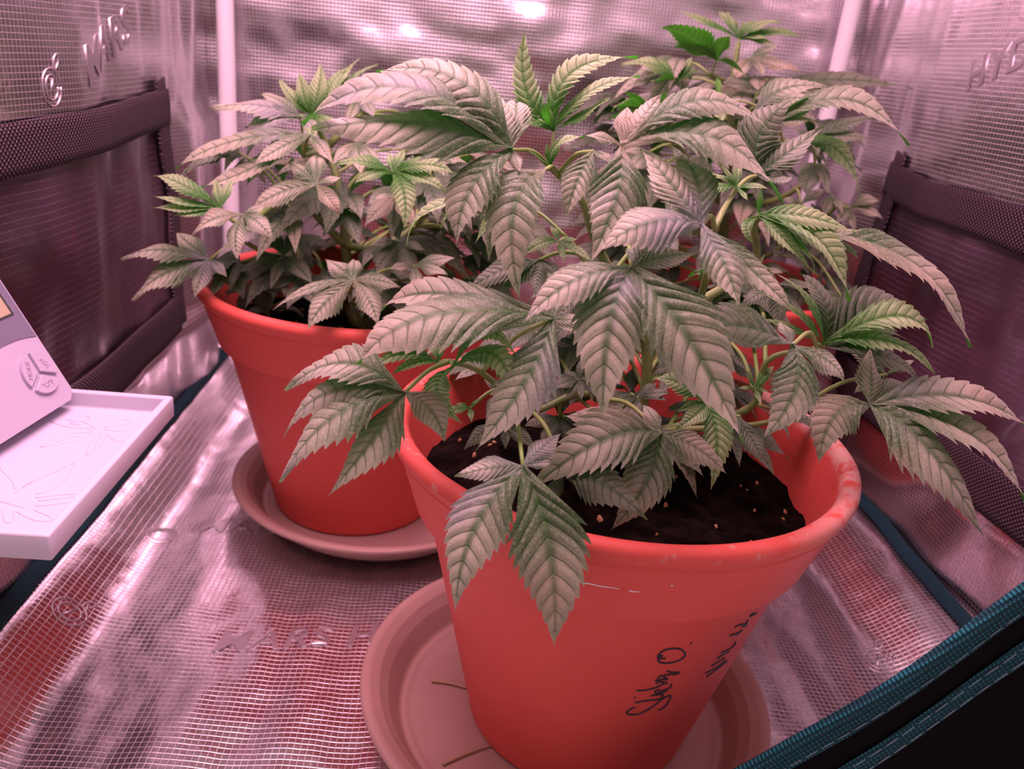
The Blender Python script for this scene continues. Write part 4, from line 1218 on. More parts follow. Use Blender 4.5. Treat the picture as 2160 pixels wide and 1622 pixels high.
def window(name, sign, label, y0, y1, crease):
    x0 = XL if sign < 0 else XR
    def bul(y, z): return wall_fold(y, 0.36 + 0.2 * z, sign) + 0.003 + 0.004 * nz(y * 8, z * 7, 20 + sign) * sstep(0.34, 0.28, z)
    def fn(u, v):
        y = y0 + (y1 - y0) * u; z = 0.13 + 0.205 * v
        return (x0 - sign * (bul(y, z) - 0.003 + 0.003 * nz(y * 30, z * 12, sign)), y, z)
    V, Fc = grid(fn, 40, 30)
    w = tag(obj(name, V, Fc if sign < 0 else flip(Fc), M['vinyl']), label, kind='structure')
    P = lambda y, z: (x0 - sign * bul(y, z), y, z)
    ys = [y0 + (y1 - y0) * i / 8 for i in range(9)]
    def top(z): return [P(y, z + 0.010 * sstep(crease, y1, y) - 0.002 * math.sin(i)) for i, y in enumerate(ys)]
    a, f = strip(top(0.314), top(0.347), 0.004, sign); obj('webbing_strap', a, f, M['webbing'], w)
    lo = [P(y1 - 0.030, 0.362), P(y1 - 0.028, 0.30), P(y1 - 0.008, 0.24), P(y1 - 0.015, 0.17), P(y1 - 0.01, 0.12)]
    hi = [P(y1 - 0.006, 0.366), P(y1 + 0.004, 0.30), P(y1 + 0.024, 0.24), P(y1 + 0.020, 0.17), P(y1 + 0.026, 0.115)]
    a, f = strip(lo, hi, 0.003, sign); obj('webbing_strap', a, flip(f), M['webbing'], w)
    a, f = strip([P(y0 - 0.005, 0.36), P(y0 - 0.005, 0.24), P(y0 - 0.005, 0.115)], [P(y0 + 0.03, 0.36), P(y0 + 0.03, 0.24), P(y0 + 0.03, 0.115)], 0.003, sign); obj('webbing_strap', a, flip(f), M['webbing'], w)
    a, f = strip([P(y, 0.113) for y in ys], [P(y, 0.152) for y in ys], 0.004, sign); obj('webbing_strap', a, f, M['webbing'], w)
    return w
window('window_1', -1, 'dark vinyl tent window framed in black webbing behind the display', 0.40, 0.845, 0.655)
window('window_2', 1, 'dark vinyl tent window framed in black webbing, beside the written pot', 0.490, 0.840, 0.735)

# teal bindings along the floor sheet
for nm, x, lab in (('trim_1', XL + 0.002, 'teal fabric binding on the floor edge under the white tray'), ('trim_2', XR - 0.003, 'teal fabric binding along the floor edge beside the written pot')):
    pts = [(x + 0.002 * nz(i * 0.7, x, 0), YF + (YB - 0.01 - YF) * i / 30, 0.034 + 0.0015 * nz(i * 0.5, 3, x)) for i in range(31)]
    V, Fc = tube(pts, 0.0062, n=12, flat=0.55, up=(-0.7 if x > 0 else 0.7, 0, 1))
    tag(obj(nm, V, Fc, M['teal_y']), lab, kind='structure')

# open front door flap: black cloth, bound in teal, sagging across the corner of the opening
def edge_z(x): return max(0.004, 0.106 + (x - 0.152) * 1.075 + 0.004 * math.sin(x * 24))
def door_fn(u, v):
    x = 0.055 + (0.40 - 0.055) * u
    return (x, 0.300 - 0.006 * nz(x * 12, v, 0) - 0.03 * (1 - v) * u, edge_z(x) * v - 0.002 * (1 - v))
V, Fc = grid(door_fn, 60, 24)
door = tag(obj('door_1', V, Fc, M['oxford']), 'black cloth door flap with teal bound edge across the opening', kind='structure')
xs = [0.055 + (0.40 - 0.055) * i / 60 for i in range(61)]
def flap_pt(x, drop, out=0.0):
    t = (x - 0.055) / 0.345
    v = max(0.0, 1 - drop / max(edge_z(x), 1e-3))
    p = Vector(door_fn(t, v)); p.y -= out
    return p
def tape(d0, d1, xa):
    X = [x for x in xs if x > xa]
    V, Fc = [], []
    R = 4
    for x in X:
        for j in range(R + 1):
            V.append(flap_pt(x, d0 + (d1 - d0) * j / R, 0.0012 + 0.0008 * math.sin(math.pi * j / R)))
    for i in range(len(X) - 1):
        for j in range(R):
            o = i * (R + 1) + j; q = o + R + 1
            Fc.append((o, o + 1, q + 1, q))
    return V, Fc
V, Fc = tape(0.0, 0.0165, 0.075)
V2, F2 = tube([flap_pt(x, 0.001, 0.0005) for x in xs], 0.0030, n=10)
V, Fc = merge([(V, Fc), (V2, F2)])
obj('binding_tape', V, Fc, M['teal_x'], door)
V, Fc = tape(0.034, 0.050, 0.105)
obj('binding_tape', V, Fc, M['teal_x'], door)
for d, xa in ((0.0125, 0.075), (0.0375, 0.11), (0.0465, 0.115)):
    segs = []
    X = [x for x in np.arange(xa, 0.398, 0.0062)]
    for x in X:
        segs.append(tube([flap_pt(x, d, 0.0024), flap_pt(x + 0.0046, d, 0.0024)], 0.00028, n=5))
    V, Fc = merge(segs)
    o = obj('stitching', V, Fc, M['stitch'], door); o['kind'] = 'stuff'

# corner poles
for x, lab in ((XL + 0.012, 'white steel tent pole in the foil corner behind the smaller bushy plant'), (XR - 0.016, 'white steel tent pole in the foil corner behind the tall plant')):
    V, Fc = tube([(x, YB - 0.022, 0.0 + ZT * i / 12) for i in range(13)], 0.0096, n=20)
    cap = tube([(x, YB - 0.022, 0.33 + 0.004 * i) for i in range(8)], 0.0112, n=20)
    p = thing('tent_pole', lab, 'pole', (x, YB - 0.022, 0.0))
    obj('tube', V, Fc, M['pole'], p)
    V, Fc = tube([(x, YB - 0.022, -0.001), (x, YB - 0.022, 0.03)], 0.013, n=20)
    obj('foot_cap', V, Fc, M['pole'], p)

# grow lamp hanging from the roof
lamp = thing('grow_lamp', 'flat pink-white LED grow lamp hanging under the tent roof', 'lamp', (LAMP_AT[0], LAMP_AT[1], LAMP_AT[2]))
s = LAMP_SIZE / 2 + 0.01
V, Fc = box(LAMP_AT[0] - s, LAMP_AT[0] + s, LAMP_AT[1] - s, LAMP_AT[1] + s, LAMP_AT[2] + 0.004, LAMP_AT[2] + 0.022, 0.003)
obj('heat_sink', V, Fc, M['pole'], lamp, smooth=False)
for sx in (-1, 1):
    V, Fc = tube([(LAMP_AT[0] + sx * s * 0.8, LAMP_AT[1], LAMP_AT[2] + 0.02), (LAMP_AT[0] + sx * 0.03, LAMP_AT[1], ZT + 0.002)], 0.0015, n=8)
    obj('hanging_cord', V, Fc, M['oxford'], lamp)
ld = bpy.data.lights.new('led_panel', 'AREA')
ld.shape = 'SQUARE'; ld.size = LAMP_SIZE; ld.energy = LAMP_POWER; ld.color = LAMP_COLOR
lo = bpy.data.objects.new('led_panel', ld)
lo.location = LAMP_AT
link(lo); lo.parent = lamp; lo.matrix_parent_inverse = Matrix.Translation(-Vector(LAMP_AT))

# ------------------------------------------------------------------ embossed lettering on the foil
def lettering(body, size, origin, xdir, ydir, mat, parent, conform, depth=0.0003, shear=0.25):
    cu = bpy.data.curves.new('lettering', 'FONT')
    cu.body = body; cu.size = size; cu.extrude = depth; cu.bevel_depth = depth * 0.5; cu.shear = shear; cu.space_character = 1.08
    cu.offset = size * 0.012
    tmp = bpy.data.objects.new('tmp_text', cu)
    COL.objects.link(tmp)
    dg = bpy.context.evaluated_depsgraph_get()
    me = bpy.data.meshes.new_from_object(tmp.evaluated_get(dg))
    bpy.data.objects.remove(tmp)
    X = Vector(xdir).normalized(); Y = Vector(ydir); Y = (Y - X * Y.dot(X)).normalized(); Z = X.cross(Y)
    me.transform(Matrix(((X.x, Y.x, Z.x, origin[0]), (X.y, Y.y, Z.y, origin[1]), (X.z, Y.z, Z.z, origin[2]), (0, 0, 0, 1))))
    for v in me.vertices:        # press the letters onto the rippled sheet
        n = (v.co - Vector(origin)).dot(Z)
        v.co = conform(v.co, n)
    me.materials.clear(); me.materials.append(mat)
    me.name = 'embossed_lettering'
    return link(bpy.data.objects.new('embossed_lettering', me), parent)
def emblem(c, X, Y, r, mat, parent, conform):
    """ring with an orbiting leaf stroke and a slanted bar"""
    X, Y = Vector(X).normalized(), Vector(Y).normalized(); c = Vector(c)
    N = X.cross(Y)
    ring = lambda rr, n=28: [c + X * rr * math.cos(2 * math.pi * i / n) + Y * rr * 1.15 * math.sin(2 * math.pi * i / n) for i in range(n + 1)]
    parts = [tube(ring(r), 0.0007, n=6, up=N), tube(ring(r * 0.66), 0.0007, n=6, up=N),
             tube([c - X * r * 0.25 - Y * r * 0.5, c + X * r * 0.2 + Y * r * 0.55], 0.0007, n=6, up=N),
             tube(smooth_line([c + X * r * 0.35 + Y * r * 1.1, c + X * r * 0.5 + Y * r * 1.7, c + X * r * 0.95 + Y * r * 2.0, c + X * r * 0.95 + Y * r * 1.5, c + X * r * 0.6 + Y * r * 1.05]), 0.0007, n=6, up=N)]
    V, Fc = merge(parts)
    V = [conform(v, (v - c).dot(N) * 0.6) for v in V]
    return obj('embossed_emblem', V, Fc, mat, parent)
def on_floor(p, n):
    return Vector((p.x, p.y, floor_fn((p.x - XL + 0.025) / (XR - XL + 0.050), (p.y - YF) / (YB - YF))[2] + 0.0003 + n))
def on_wall(sign): return lambda p, n: Vector(wall_pt(p.y, p.z, sign, 0.0003 + n))
k = NT('foil_plain'); k.set(color=(0.56, 0.52, 0.54), metal=1.0, rough=0.42); M['foil_plain'] = k.m
lettering('MARS HYDRO', 0.032, (-0.164, 0.490, -0.0018), (1, 0.16, 0), (-0.1, 1, 0), M['foil_plain'], floor, on_floor)
lettering('MARS HYDRO', 0.032, (-0.222, 0.640, -0.0018), (1, 0.16, 0), (-0.1, 1, 0), M['foil_plain'], floor, on_floor)
lettering('O', 0.032, (-0.262, 0.618, -0.0010), (1, 0.16, 0), (-0.1, 1, 0), M['foil_plain'], floor, on_floor)
emblem((-0.268, 0.505, 0.0035), (1, 0.1, -0.2), (0, 1, 0), 0.010, M['foil_plain'], floor, on_floor)
emblem((0.352, 0.520, 0.0035), (1, 0.1, 0.1), (0, 1, 0), 0.011, M['foil_plain'], floor, on_floor)
XLI = XL + 0.0035
emblem((XLI + 0.0065, 0.617, 0.366), (0.03, 1, 0), (0, 0, 1), 0.011, M['foil_plain'], wall_left, on_wall(-1))
lettering('MARS', 0.040, (XLI - 0.0005, 0.668, 0.364), (0, 1, 0.34), (0, -0.34, 1), M['foil_plain'], wall_left, on_wall(-1))
lettering('HYDRO', 0.034, (XR - 0.0035, 0.745, 0.425), (0, -1, 0.36), (0, 0.36, 1), M['foil_plain'], wall_right, on_wall(1))

# ------------------------------------------------------------------ saucers and pots
SAUCER = [(0.098, 0.0), (0.104, 0.001), (0.110, 0.006), (0.122, 0.020), (0.1300, 0.0265), (0.1350, 0.0280), (0.1366, 0.0298), (0.1362, 0.0318), (0.1340, 0.0328), (0.1300, 0.0322), (0.1240, 0.0290),
          (0.1180, 0.0225), (0.1110, 0.0105), (0.1095, 0.0085), (0.1080, 0.0080), (0.1065, 0.0086), (0.1050, 0.0080), (0.1020, 0.0072), (0.060, 0.0070), (0.004, 0.0070)]
POT = [(0.0690, 0.0), (0.0725, 0.0008), (0.0742, 0.003), (0.1130, 0.1628), (0.1134, 0.1633), (0.1185, 0.1630), (0.1200, 0.1638), (0.1266, 0.1850), (0.1270, 0.1854), (0.1270, 0.1860), (0.1271, 0.1864), (0.1312, 0.1990), (0.1314, 0.1998), (0.1311, 0.2004), (0.1317, 0.2016), (0.1336, 0.2032), (0.1356, 0.2060), (0.1367, 0.2090), (0.1362, 0.2120), (0.1345, 0.2138), (0.1315, 0.2145),
       (0.1285, 0.2138), (0.1262, 0.2115), (0.1250, 0.2060), (0.1105, 0.150), (0.100, 0.140), (0.004, 0.140)]
ZP = 0.0072                       # the pots stand on the saucers' inner floors
def soil_top(c, seed, r0=0.1180):
    def fn_r(r, a):
        x, y = c[0] + r * math.cos(a), c[1] + r * math.sin(a)
        z = ZP + 0.1745 + 0.006 * nz(x * 22, y * 22, seed) + 0.0035 * nz(x * 60, y * 60, seed + 3) + 0.0022 * nz(x * 150, y * 150, seed) - 0.004 * sstep(0.08, 0.12, r)
        return (x, y, z)
    V = [fn_r(0, 0)]; n = 110; rings = 34
    for i in range(1, rings + 1):
        r = r0 * (i / rings)
        for j in range(n): V.append(fn_r(r, 2 * math.pi * j / n))
    Fc = [(0, 1 + j, 1 + (j + 1) % n) for j in range(n)]
    for i in range(rings - 1):
        for j in range(n):
            a = 1 + i * n; b = a + n
            Fc.append((a + j, b + j, b + (j + 1) % n, a + (j + 1) % n))
    return V, Fc, fn_r
def grit_mesh():
    import bmesh
    bm = bmesh.new(); bmesh.ops.create_icosphere(bm, subdivisions=1, radius=1.0)
    for v in bm.verts: v.co = Vector((v.co.x * (1 + 0.35 * nz(*(v.co * 1.7))), v.co.y * 0.7, v.co.z * 0.55))
    me = bpy.data.meshes.new('soil_pebble'); bm.to_mesh(me); bm.free(); me.materials.append(M['grit']); return me
GRIT = grit_mesh()
def make_pot(c, label, mat, seed, grit):
    p = thing('plant_pot', label, 'plant pot', (c[0], c[1], ZP))
    V, Fc = lathe(POT, (c[0], c[1], ZP), 128)
    obj('pot_body', V, Fc, mat, p)
    V, Fc, fn = soil_top(c, seed)
    so = obj('soil', V, Fc, M['soil'], p)
    rnd = random.Random(seed)
    for i in range(grit):
        r = 0.112 * math.sqrt(rnd.random()); a = rnd.random() * 2 * math.pi
        g = bpy.data.objects.new('soil_pebble', GRIT)
        link(g, so)
        x, y, z = fn(r, a)
        g.location = (x, y, z + 0.0004); s = rnd.uniform(0.0010, 0.0021) * (1.0 if rnd.random() < .8 else 1.4)
        g.scale = (s, s, s); g.rotation_euler = (rnd.random() * 3, rnd.random() * 3, rnd.random() * 6)
    return p
def make_saucer(c, label):
    s = thing('pot_saucer', label, 'saucer', (c[0], c[1], 0.0))
    V, Fc = lathe(SAUCER, (c[0], c[1], 0.0), 128)
    obj('dish', V, Fc, M['saucer'], s)
    return s
P1, P2, P3 = (0.0988, 0.4451), (-0.0908, 0.7070), (0.268, 0.855)
S1, S2, S3 = (0.0875, 0.4426), (-0.0674, 0.7121), (0.270, 0.857)
make_saucer(S1, 'dusty rose clay saucer under the pot with handwriting')
make_saucer(S2, 'dusty rose clay saucer under the unwritten pot beside the white tray')
make_saucer(S3, 'clay saucer under the pot in the far foil corner')
pot1 = make_pot(P1, 'red terracotta pot with black handwriting and chalky white rim', M['pot_front'], 3, 70)
make_pot(P2, 'plain red terracotta pot standing beside the white tray', M['pot'], 17, 40)
make_pot(P3, 'red terracotta pot half hidden by leaves in the far foil corner', M['pot'], 29, 20)
for word in (HANDWRITING[:12], HANDWRITING[12:14], HANDWRITING[14:]):
    parts = []
    for st in word:
        out = []
        for p in st:
            p = Vector(p) / 1000
            d = Vector((p.x - P1[0], p.y - P1[1], 0)); r = 0.0742 + (p.z - ZP - 0.003) / 0.1598 * (0.1130 - 0.0742)
            d = d.normalized() * (r + 0.0001)
            out.append(Vector((P1[0] + d.x, P1[1] + d.y, p.z)))
        parts.append(tube(smooth_line(out, 4), 0.00058, n=6, up=(0.25, -1, -0.28)))
    V, Fc = merge(parts)
    tag(obj('handwritten_word', V, Fc, M['ink'], pot1), 'black marker handwriting')
# scuffs on the collar
parts = []
for aa, ab, z in ((-1.830, -1.700, 0.1935), (-1.665, -1.625, 0.1930), (-1.520, -1.512, 0.1990)):
    pts = []
    for i in range(6):
        w = aa + (ab - aa) * i / 5; zz = z + 0.0002 * math.sin(i * 2.0); r = 0.1200 + (zz - ZP - 0.1645) * 0.0112 / 0.0345 + 0.0001
        pts.append((P1[0] + r * math.cos(w), P1[1] + r * math.sin(w), zz))
    parts.append(tube(pts, 0.00045, 0.0002, n=5, up=(0, -1, -0.3)))
V, Fc = merge(parts)
tag(obj('chalky_scuff', V, Fc, M['pole'], pot1), 'chalky white scuffs')
for (x0, y0, x1, y1, lab) in ((-0.002, 0.458, 0.023, 0.453, 'short dry twig lying in the saucer of the written pot, near its rim'),
                              (0.009, 0.386, 0.041, 0.404, 'longest dry twig lying in the saucer of the written pot')):
    V, Fc = tube(smooth_line([(x0, y0, 0.0086), ((x0 + x1) / 2, (y0 + y1) / 2 + 0.001, 0.0088), (x1, y1, 0.0086)]), 0.0010, 0.0007, n=7)
    t = thing('dry_twig', lab, 'twig', (x0, y0, 0.0075))
    obj('stalk', V, Fc, M['straw'], t)
    V, Fc = tube([((x0 + x1) / 2, (y0 + y1) / 2, 0.0086), ((x0 + x1) / 2 + 0.003, (y0 + y1) / 2 + 0.004, 0.0092)], 0.0006, 0.0003, n=6)
    obj('side_stub', V, Fc, M['straw'], t)

# ------------------------------------------------------------------ tray and climate display
TX0, TX1, TY0, TY1, TZ = -0.296, -0.187, 0.342, 0.512, 0.1765
tray = thing('display_tray', 'shallow white plastic tray with raised leaf pattern, fixed to the foil wall', 'tray', ((TX0 + TX1) / 2, (TY0 + TY1) / 2, TZ - 0.004))
import bmesh
def make_tray():
    bm = bmesh.new()
    th, hh, b = 0.0050, 0.0105, 0.004
    o0 = [(TX0, TY0), (TX1, TY0), (TX1, TY1), (TX0, TY1)]
    i0 = [(TX0 + th, TY0 + th), (TX1 - th, TY0 + th), (TX1 - th, TY1 - th), (TX0 + th, TY1 - th)]
    def loop(q, z): return [bm.verts.new((x, y, z)) for x, y in q]
    A = loop(o0, TZ - b); B = loop(o0, TZ + hh); Cc = loop(i0, TZ + hh); D = loop(i0, TZ)
    for P, Q in ((A, B), (B, Cc), (Cc, D)):
        for i in range(4): bm.faces.new((P[i], P[(i + 1) % 4], Q[(i + 1) % 4], Q[i]))
    bm.faces.new(D); bm.faces.new(A[::-1])
    bmesh.ops.bevel(bm, geom=bm.edges[:], offset=0.0013, segments=3, profile=0.5, affect='EDGES')
    vert = [e for e in bm.edges if abs(e.verts[0].co.z - e.verts[1].co.z) > 0.005]
    me = bpy.data.meshes.new('tray_body'); bm.to_mesh(me); bm.free()
    me.polygons.foreach_set('use_smooth', [True] * len(me.polygons))
    me.materials.append(M['plastic'])
    return link(bpy.data.objects.new('tray_body', me), tray)
make_tray()
parts = [tube(smooth_line([(x / 1000, y / 1000, TZ) for x, y in q], 4), 0.0005, n=6) for q in TRAY_RELIEF]
V, Fc = merge(parts)
obj('raised_leaf_outline', V, Fc, M['plastic'], tray)

# the display leans back against the wall; local frame: a along its foot, b up its face, n out of its face
AV = Vector((math.cos(math.radians(262)), math.sin(math.radians(262)), 0))
N0 = Vector((-AV.y, AV.x, 0))
BV = Vector((0, 0, 1)) * math.cos(math.radians(-30)) + N0 * math.sin(math.radians(-30))
NV = BV.cross(AV); 
if NV.x < 0: NV = -NV
O = Vector((-0.2465, 0.5045, TZ + 0.0085))
def HP(a, b, n): return O + AV * a + BV * b + NV * n
dis = thing('climate_display', 'white plastic thermometer display leaning in the tray with three round buttons', 'thermometer', O)
def rounded(a0, a1, b0, b1, r, n=6):
    pts = []
    for cx, cy, s in ((a1 - r, b1 - r, 0), (a0 + r, b1 - r, 90), (a0 + r, b0 + r, 180), (a1 - r, b0 + r, 270)):
        for i in range(n + 1):
            w = math.radians(s + 90 * i / n)
            pts.append((cx + r * math.cos(w), cy + r * math.sin(w)))
    return pts
def slab(poly, n0, n1, bev=0.0, name='slab', mat=None, parent=None):
    bm = bmesh.new()
    lo_ = [bm.verts.new(HP(a, b, n0)) for a, b in poly]
    hi_ = [bm.verts.new(HP(a, b, n1)) for a, b in poly]
    top = bm.faces.new(hi_)
    bm.faces.new(lo_[::-1])
    m = len(poly)
    for i in range(m): bm.faces.new((lo_[i], lo_[(i + 1) % m], hi_[(i + 1) % m], hi_[i]))
    if bev: bmesh.ops.bevel(bm, geom=list(top.edges), offset=bev, segments=3, profile=0.5, affect='EDGES')
    bmesh.ops.recalc_face_normals(bm, faces=bm.faces[:])
    me = bpy.data.meshes.new(name); bm.to_mesh(me); bm.free(); me.materials.append(mat)
    return link(bpy.data.objects.new(name, me), parent)
HW_, HH_ = 0.080, 0.098
slab(rounded(0, HW_, 0, HH_, 0.006), -0.012, 0.0, 0.0016, 'case', M['case'], dis)
# curved boundary between lens and white lower panel
lens = [(0.0, 0.0445), (0.009, 0.0464), (0.018, 0.0476), (0.030, 0.0478), (0.042, 0.0468), (0.054, 0.0448), (HW_, 0.038)]
poly = [(a + (0.0012 if i == 0 else 0), b) for i, (a, b) in enumerate(lens)] + [(HW_ - 0.0012, HH_ - 0.002), (0.0012, HH_ - 0.002)]
lensob = slab(poly, -0.001, 0.0006, 0.0002, 'lens_panel', M['lens'], dis)
lcd = slab([(0.0090, 0.0630), (0.071, 0.0630), (0.071, 0.090), (0.0090, 0.090)], 0.0002, 0.0009, 0.0, 'screen', M['lcd'], lensob)
fr = [((0.0082, 0.0092), (0.0622, 0.0908)), ((0.0082, 0.0718), (0.0622, 0.0632)), ((0.0082, 0.0718), (0.0898, 0.0908)), ((0.0708, 0.0718), (0.0622, 0.0908))]
for (a, b) in fr: slab([(a[0], b[0]), (a[1], b[0]), (a[1], b[1]), (a[0], b[1])], 0.0002, 0.0014, 0.0, 'screen_frame', M['digit'], lensob)
ringp = [HP(0.0175 + 0.0017 * math.cos(i * math.pi / 8), 0.0700 + 0.0019 * math.sin(i * math.pi / 8), 0.0010) for i in range(17)]
parts = [tube(ringp, 0.00028, n=6, up=NV)]
for a0 in (0.0235, 0.037):
    for (p, q) in (((0, .0), (0, .007)), ((0, .008), (0, .015)), ((.008, 0), (.008, .007)), ((.008, .008), (.008, .015)), ((0.001, 0), (.007, 0)), ((0.001, .0075), (.007, .0075)), ((.001, .015), (.007, .015))):
        parts.append(tube([HP(a0 + p[0], 0.0672 + p[1], 0.0010), HP(a0 + q[0], 0.0672 + q[1], 0.0010)], 0.0009, n=6, flat=0.3, up=NV))
V, Fc = merge(parts)
obj('digits', V, Fc, M['digit'], lensob)
# three wedge buttons in a disc
bc = (0.0178, 0.0240); br = 0.0135
def wedge(a0, a1):
    pts = [(bc[0] + 0.0012 * math.cos((a0 + a1) / 2), bc[1] + 0.0012 * math.sin((a0 + a1) / 2))]
    for i in range(15):
        w = a0 + (a1 - a0) * i / 14
        pts.append((bc[0] + br * math.cos(w), bc[1] + br * math.sin(w)))
    return pts
R_ = math.radians
for a0, a1, txt in ((R_(97), R_(203), 'ADJ'), (R_(-23), R_(83), 'MODE'), (R_(217), R_(323), '\u00b0C/\u00b0F')):
    bt = slab(wedge(a0, a1), -0.0005, 0.0022, 0.0006, 'button', M['case'], dis)
    am = (a0 + a1) / 2
    cu = bpy.data.curves.new('t', 'FONT'); cu.body = txt; cu.size = 0.0044; cu.extrude = 0.0001; cu.align_x = 'CENTER'; cu.align_y = 'CENTER'
    tmp = bpy.data.objects.new('tmp_text', cu); COL.objects.link(tmp)
    me = bpy.data.meshes.new_from_object(tmp.evaluated_get(bpy.context.evaluated_depsgraph_get())); bpy.data.objects.remove(tmp)
    turn = {'ADJ': -65, 'MODE': 63, '\u00b0C/\u00b0F': 0}[txt]
    # text reads with its right towards -a because the face is seen from outside
    ct, st = math.cos(R_(turn)), math.sin(R_(turn))
    cx, cy = bc[0] + 0.0084 * math.cos(am), bc[1] + 0.0084 * math.sin(am)
    for v in me.vertices:
        u_, v_ = v.co.x * ct - v.co.y * st, v.co.x * st + v.co.y * ct
        v.co = HP(cx - u_, cy + v_, 0.00235 + v.co.z)
    me.materials.clear(); me.materials.append(M['raised_text']); me.name = 'button_lettering'
    link(bpy.data.objects.new('button_lettering', me), bt)

# ------------------------------------------------------------------ plants
def bez(P0, P1, P2, t):
    t = t[:, None]
    return (1 - t) ** 2 * P0 + 2 * t * (1 - t) * P1 + t ** 2 * P2
def bezd(P0, P1, P2, t):
    t = t[:, None]
    return 2 * (1 - t) * (P1 - P0) + 2 * t * (P2 - P1)

def leaflet(P0, P1, P2, width, nref, kind, rnd, coarse=False):
    """one serrated leaflet: rows follow the side veins from midrib to margin, puffed between the veins"""
    P0, P1, P2 = (np.array(p, float) for p in (P0, P1, P2))
    L = np.linalg.norm(P1 - P0) + np.linalg.norm(P2 - P1)
    N = 7 if coarse else (8 if width < 0.010 else (10 if kind == 'y' else 9))
    ps = (0.0, 0.5, 1.0) if coarse else (0.0, 0.33, 0.70, 1.0)
    cols = np.array([0, 0.5, 1.0]) if coarse else np.array([0, 0.33, 0.68, 1.0])
    t0, t1 = 0.05, 0.92
    width = min(width * (1.20 if kind != 'y' else 1.02), (0.43 if kind != 'y' else 0.34) * L)
    a, ph, idx = [0.0], [0.5], [0]
    for i in range(N):
        for p in ps:
            a.append(t0 + (t1 - t0) * (i + 0.93 * p) / N); ph.append(p); idx.append(i + 1)
    for x in (0.968, 0.985, 1.0): a.append(x); ph.append(0.5); idx.append(N + 1)
    a, ph, idx = np.array(a), np.array(ph), np.array(idx)
    body = (idx >= 1) & (idx <= N)
    slant = min(0.26, max(0.10, 0.55 * width / max(L, 1e-4)))
    depth = rnd.uniform(0.15, 0.20) if kind != 'y' else 0.24
    def prof(t):
        pk = 0.46
        x = np.clip((t - pk) / (1 - pk), 0, 1)
        return np.where(t < pk, np.power(np.sin(0.5 * np.pi * np.clip(t / pk, 0, 1)), 1.12), np.power(1 - x, 1.38) * (1 + 1.0 * x))
    fold = rnd.uniform(-0.18, 0.34) if kind != 'y' else rnd.uniform(0.15, 0.55)
    quilt = width * (0.068 if kind != 'y' else 0.085)
    wav = rnd.uniform(0, 6.28); wamp = rnd.uniform(0.02, 0.07) * width
    tab = np.linspace(0, 1, 33)
    TT = bezd(P0, P1, P2, tab); TT /= np.linalg.norm(TT, axis=1)[:, None] + 1e-9
    SS = np.zeros((33, 3)); m0 = 12
    SS[m0] = np.cross(TT[m0], nref); SS[m0] /= np.linalg.norm(SS[m0]) + 1e-9
    for seq, d in ((range(m0 + 1, 33), -1), (range(m0 - 1, -1, -1), 1)):      # carry the side direction along the midrib
        for i in seq:
            q = SS[i + d] - TT[i] * (SS[i + d] @ TT[i]); SS[i] = q / (np.linalg.norm(q) + 1e-9)
    V, UV = [], []
    rows = len(a); nc = len(cols)
    for s in (-1, 1):
        for j, c in enumerate(cols):
            tt = np.minimum(a + slant * (0.75 * c + 0.25 * c * c) * np.where(body, 1.0 + 0.18 * ph, 0.0) * np.clip((1 - a) * 1.3, 0, 1), np.where(body, 0.40 * a + 0.595, 1.0))
            tooth = np.where(body, 1 - depth + depth * 1.12 * ph, 0.80)
            w = 0.5 * width * prof(np.clip(a + 0.92 * (tt - a), 0, 1)) * (1 + (tooth - 1) * c ** 1.5)
            w = np.where(a <= 0, 0.02 * width, w)
            w = np.maximum(w, 0.012 * width * (1 - a))
            B = bez(P0, P1, P2, tt); T = bezd(P0, P1, P2, tt); T /= np.linalg.norm(T, axis=1)[:, None] + 1e-9
            S = np.stack([np.interp(tt, tab, SS[:, q]) for q in range(3)], 1); S /= np.linalg.norm(S, axis=1)[:, None] + 1e-9
            Nn = np.cross(S, T)
            off = w * c
            lift = fold * off - 0.5 * off * off / max(width, 1e-4) + quilt * np.where(body, np.sin(np.pi * ph), 0.4) * math.sin(math.pi * min(c, 0.92)) * np.clip(1.25 - a, 0, 1)
            lift = lift + wamp * np.sin(tt * 11 + wav + s) * c
            V.append(B + S * (s * off)[:, None] + Nn * lift[:, None])
            UV.append(np.stack([np.full(rows, 0.5 + 0.5 * s * c), idx + np.where(body, ph * 0.999, 0.5)], 1))
    V = np.concatenate(V); UV = np.concatenate(UV)
    F_ = []
    for si in range(2):
        for j in range(nc - 1):
            o = (si * nc + j) * rows; q = o + rows
            for i in range(rows - 1):
                F_.append((o + i, q + i, q + i + 1, o + i + 1) if si == 1 else (o + i, o + i + 1, q + i + 1, q + i))
    return V, F_, UV

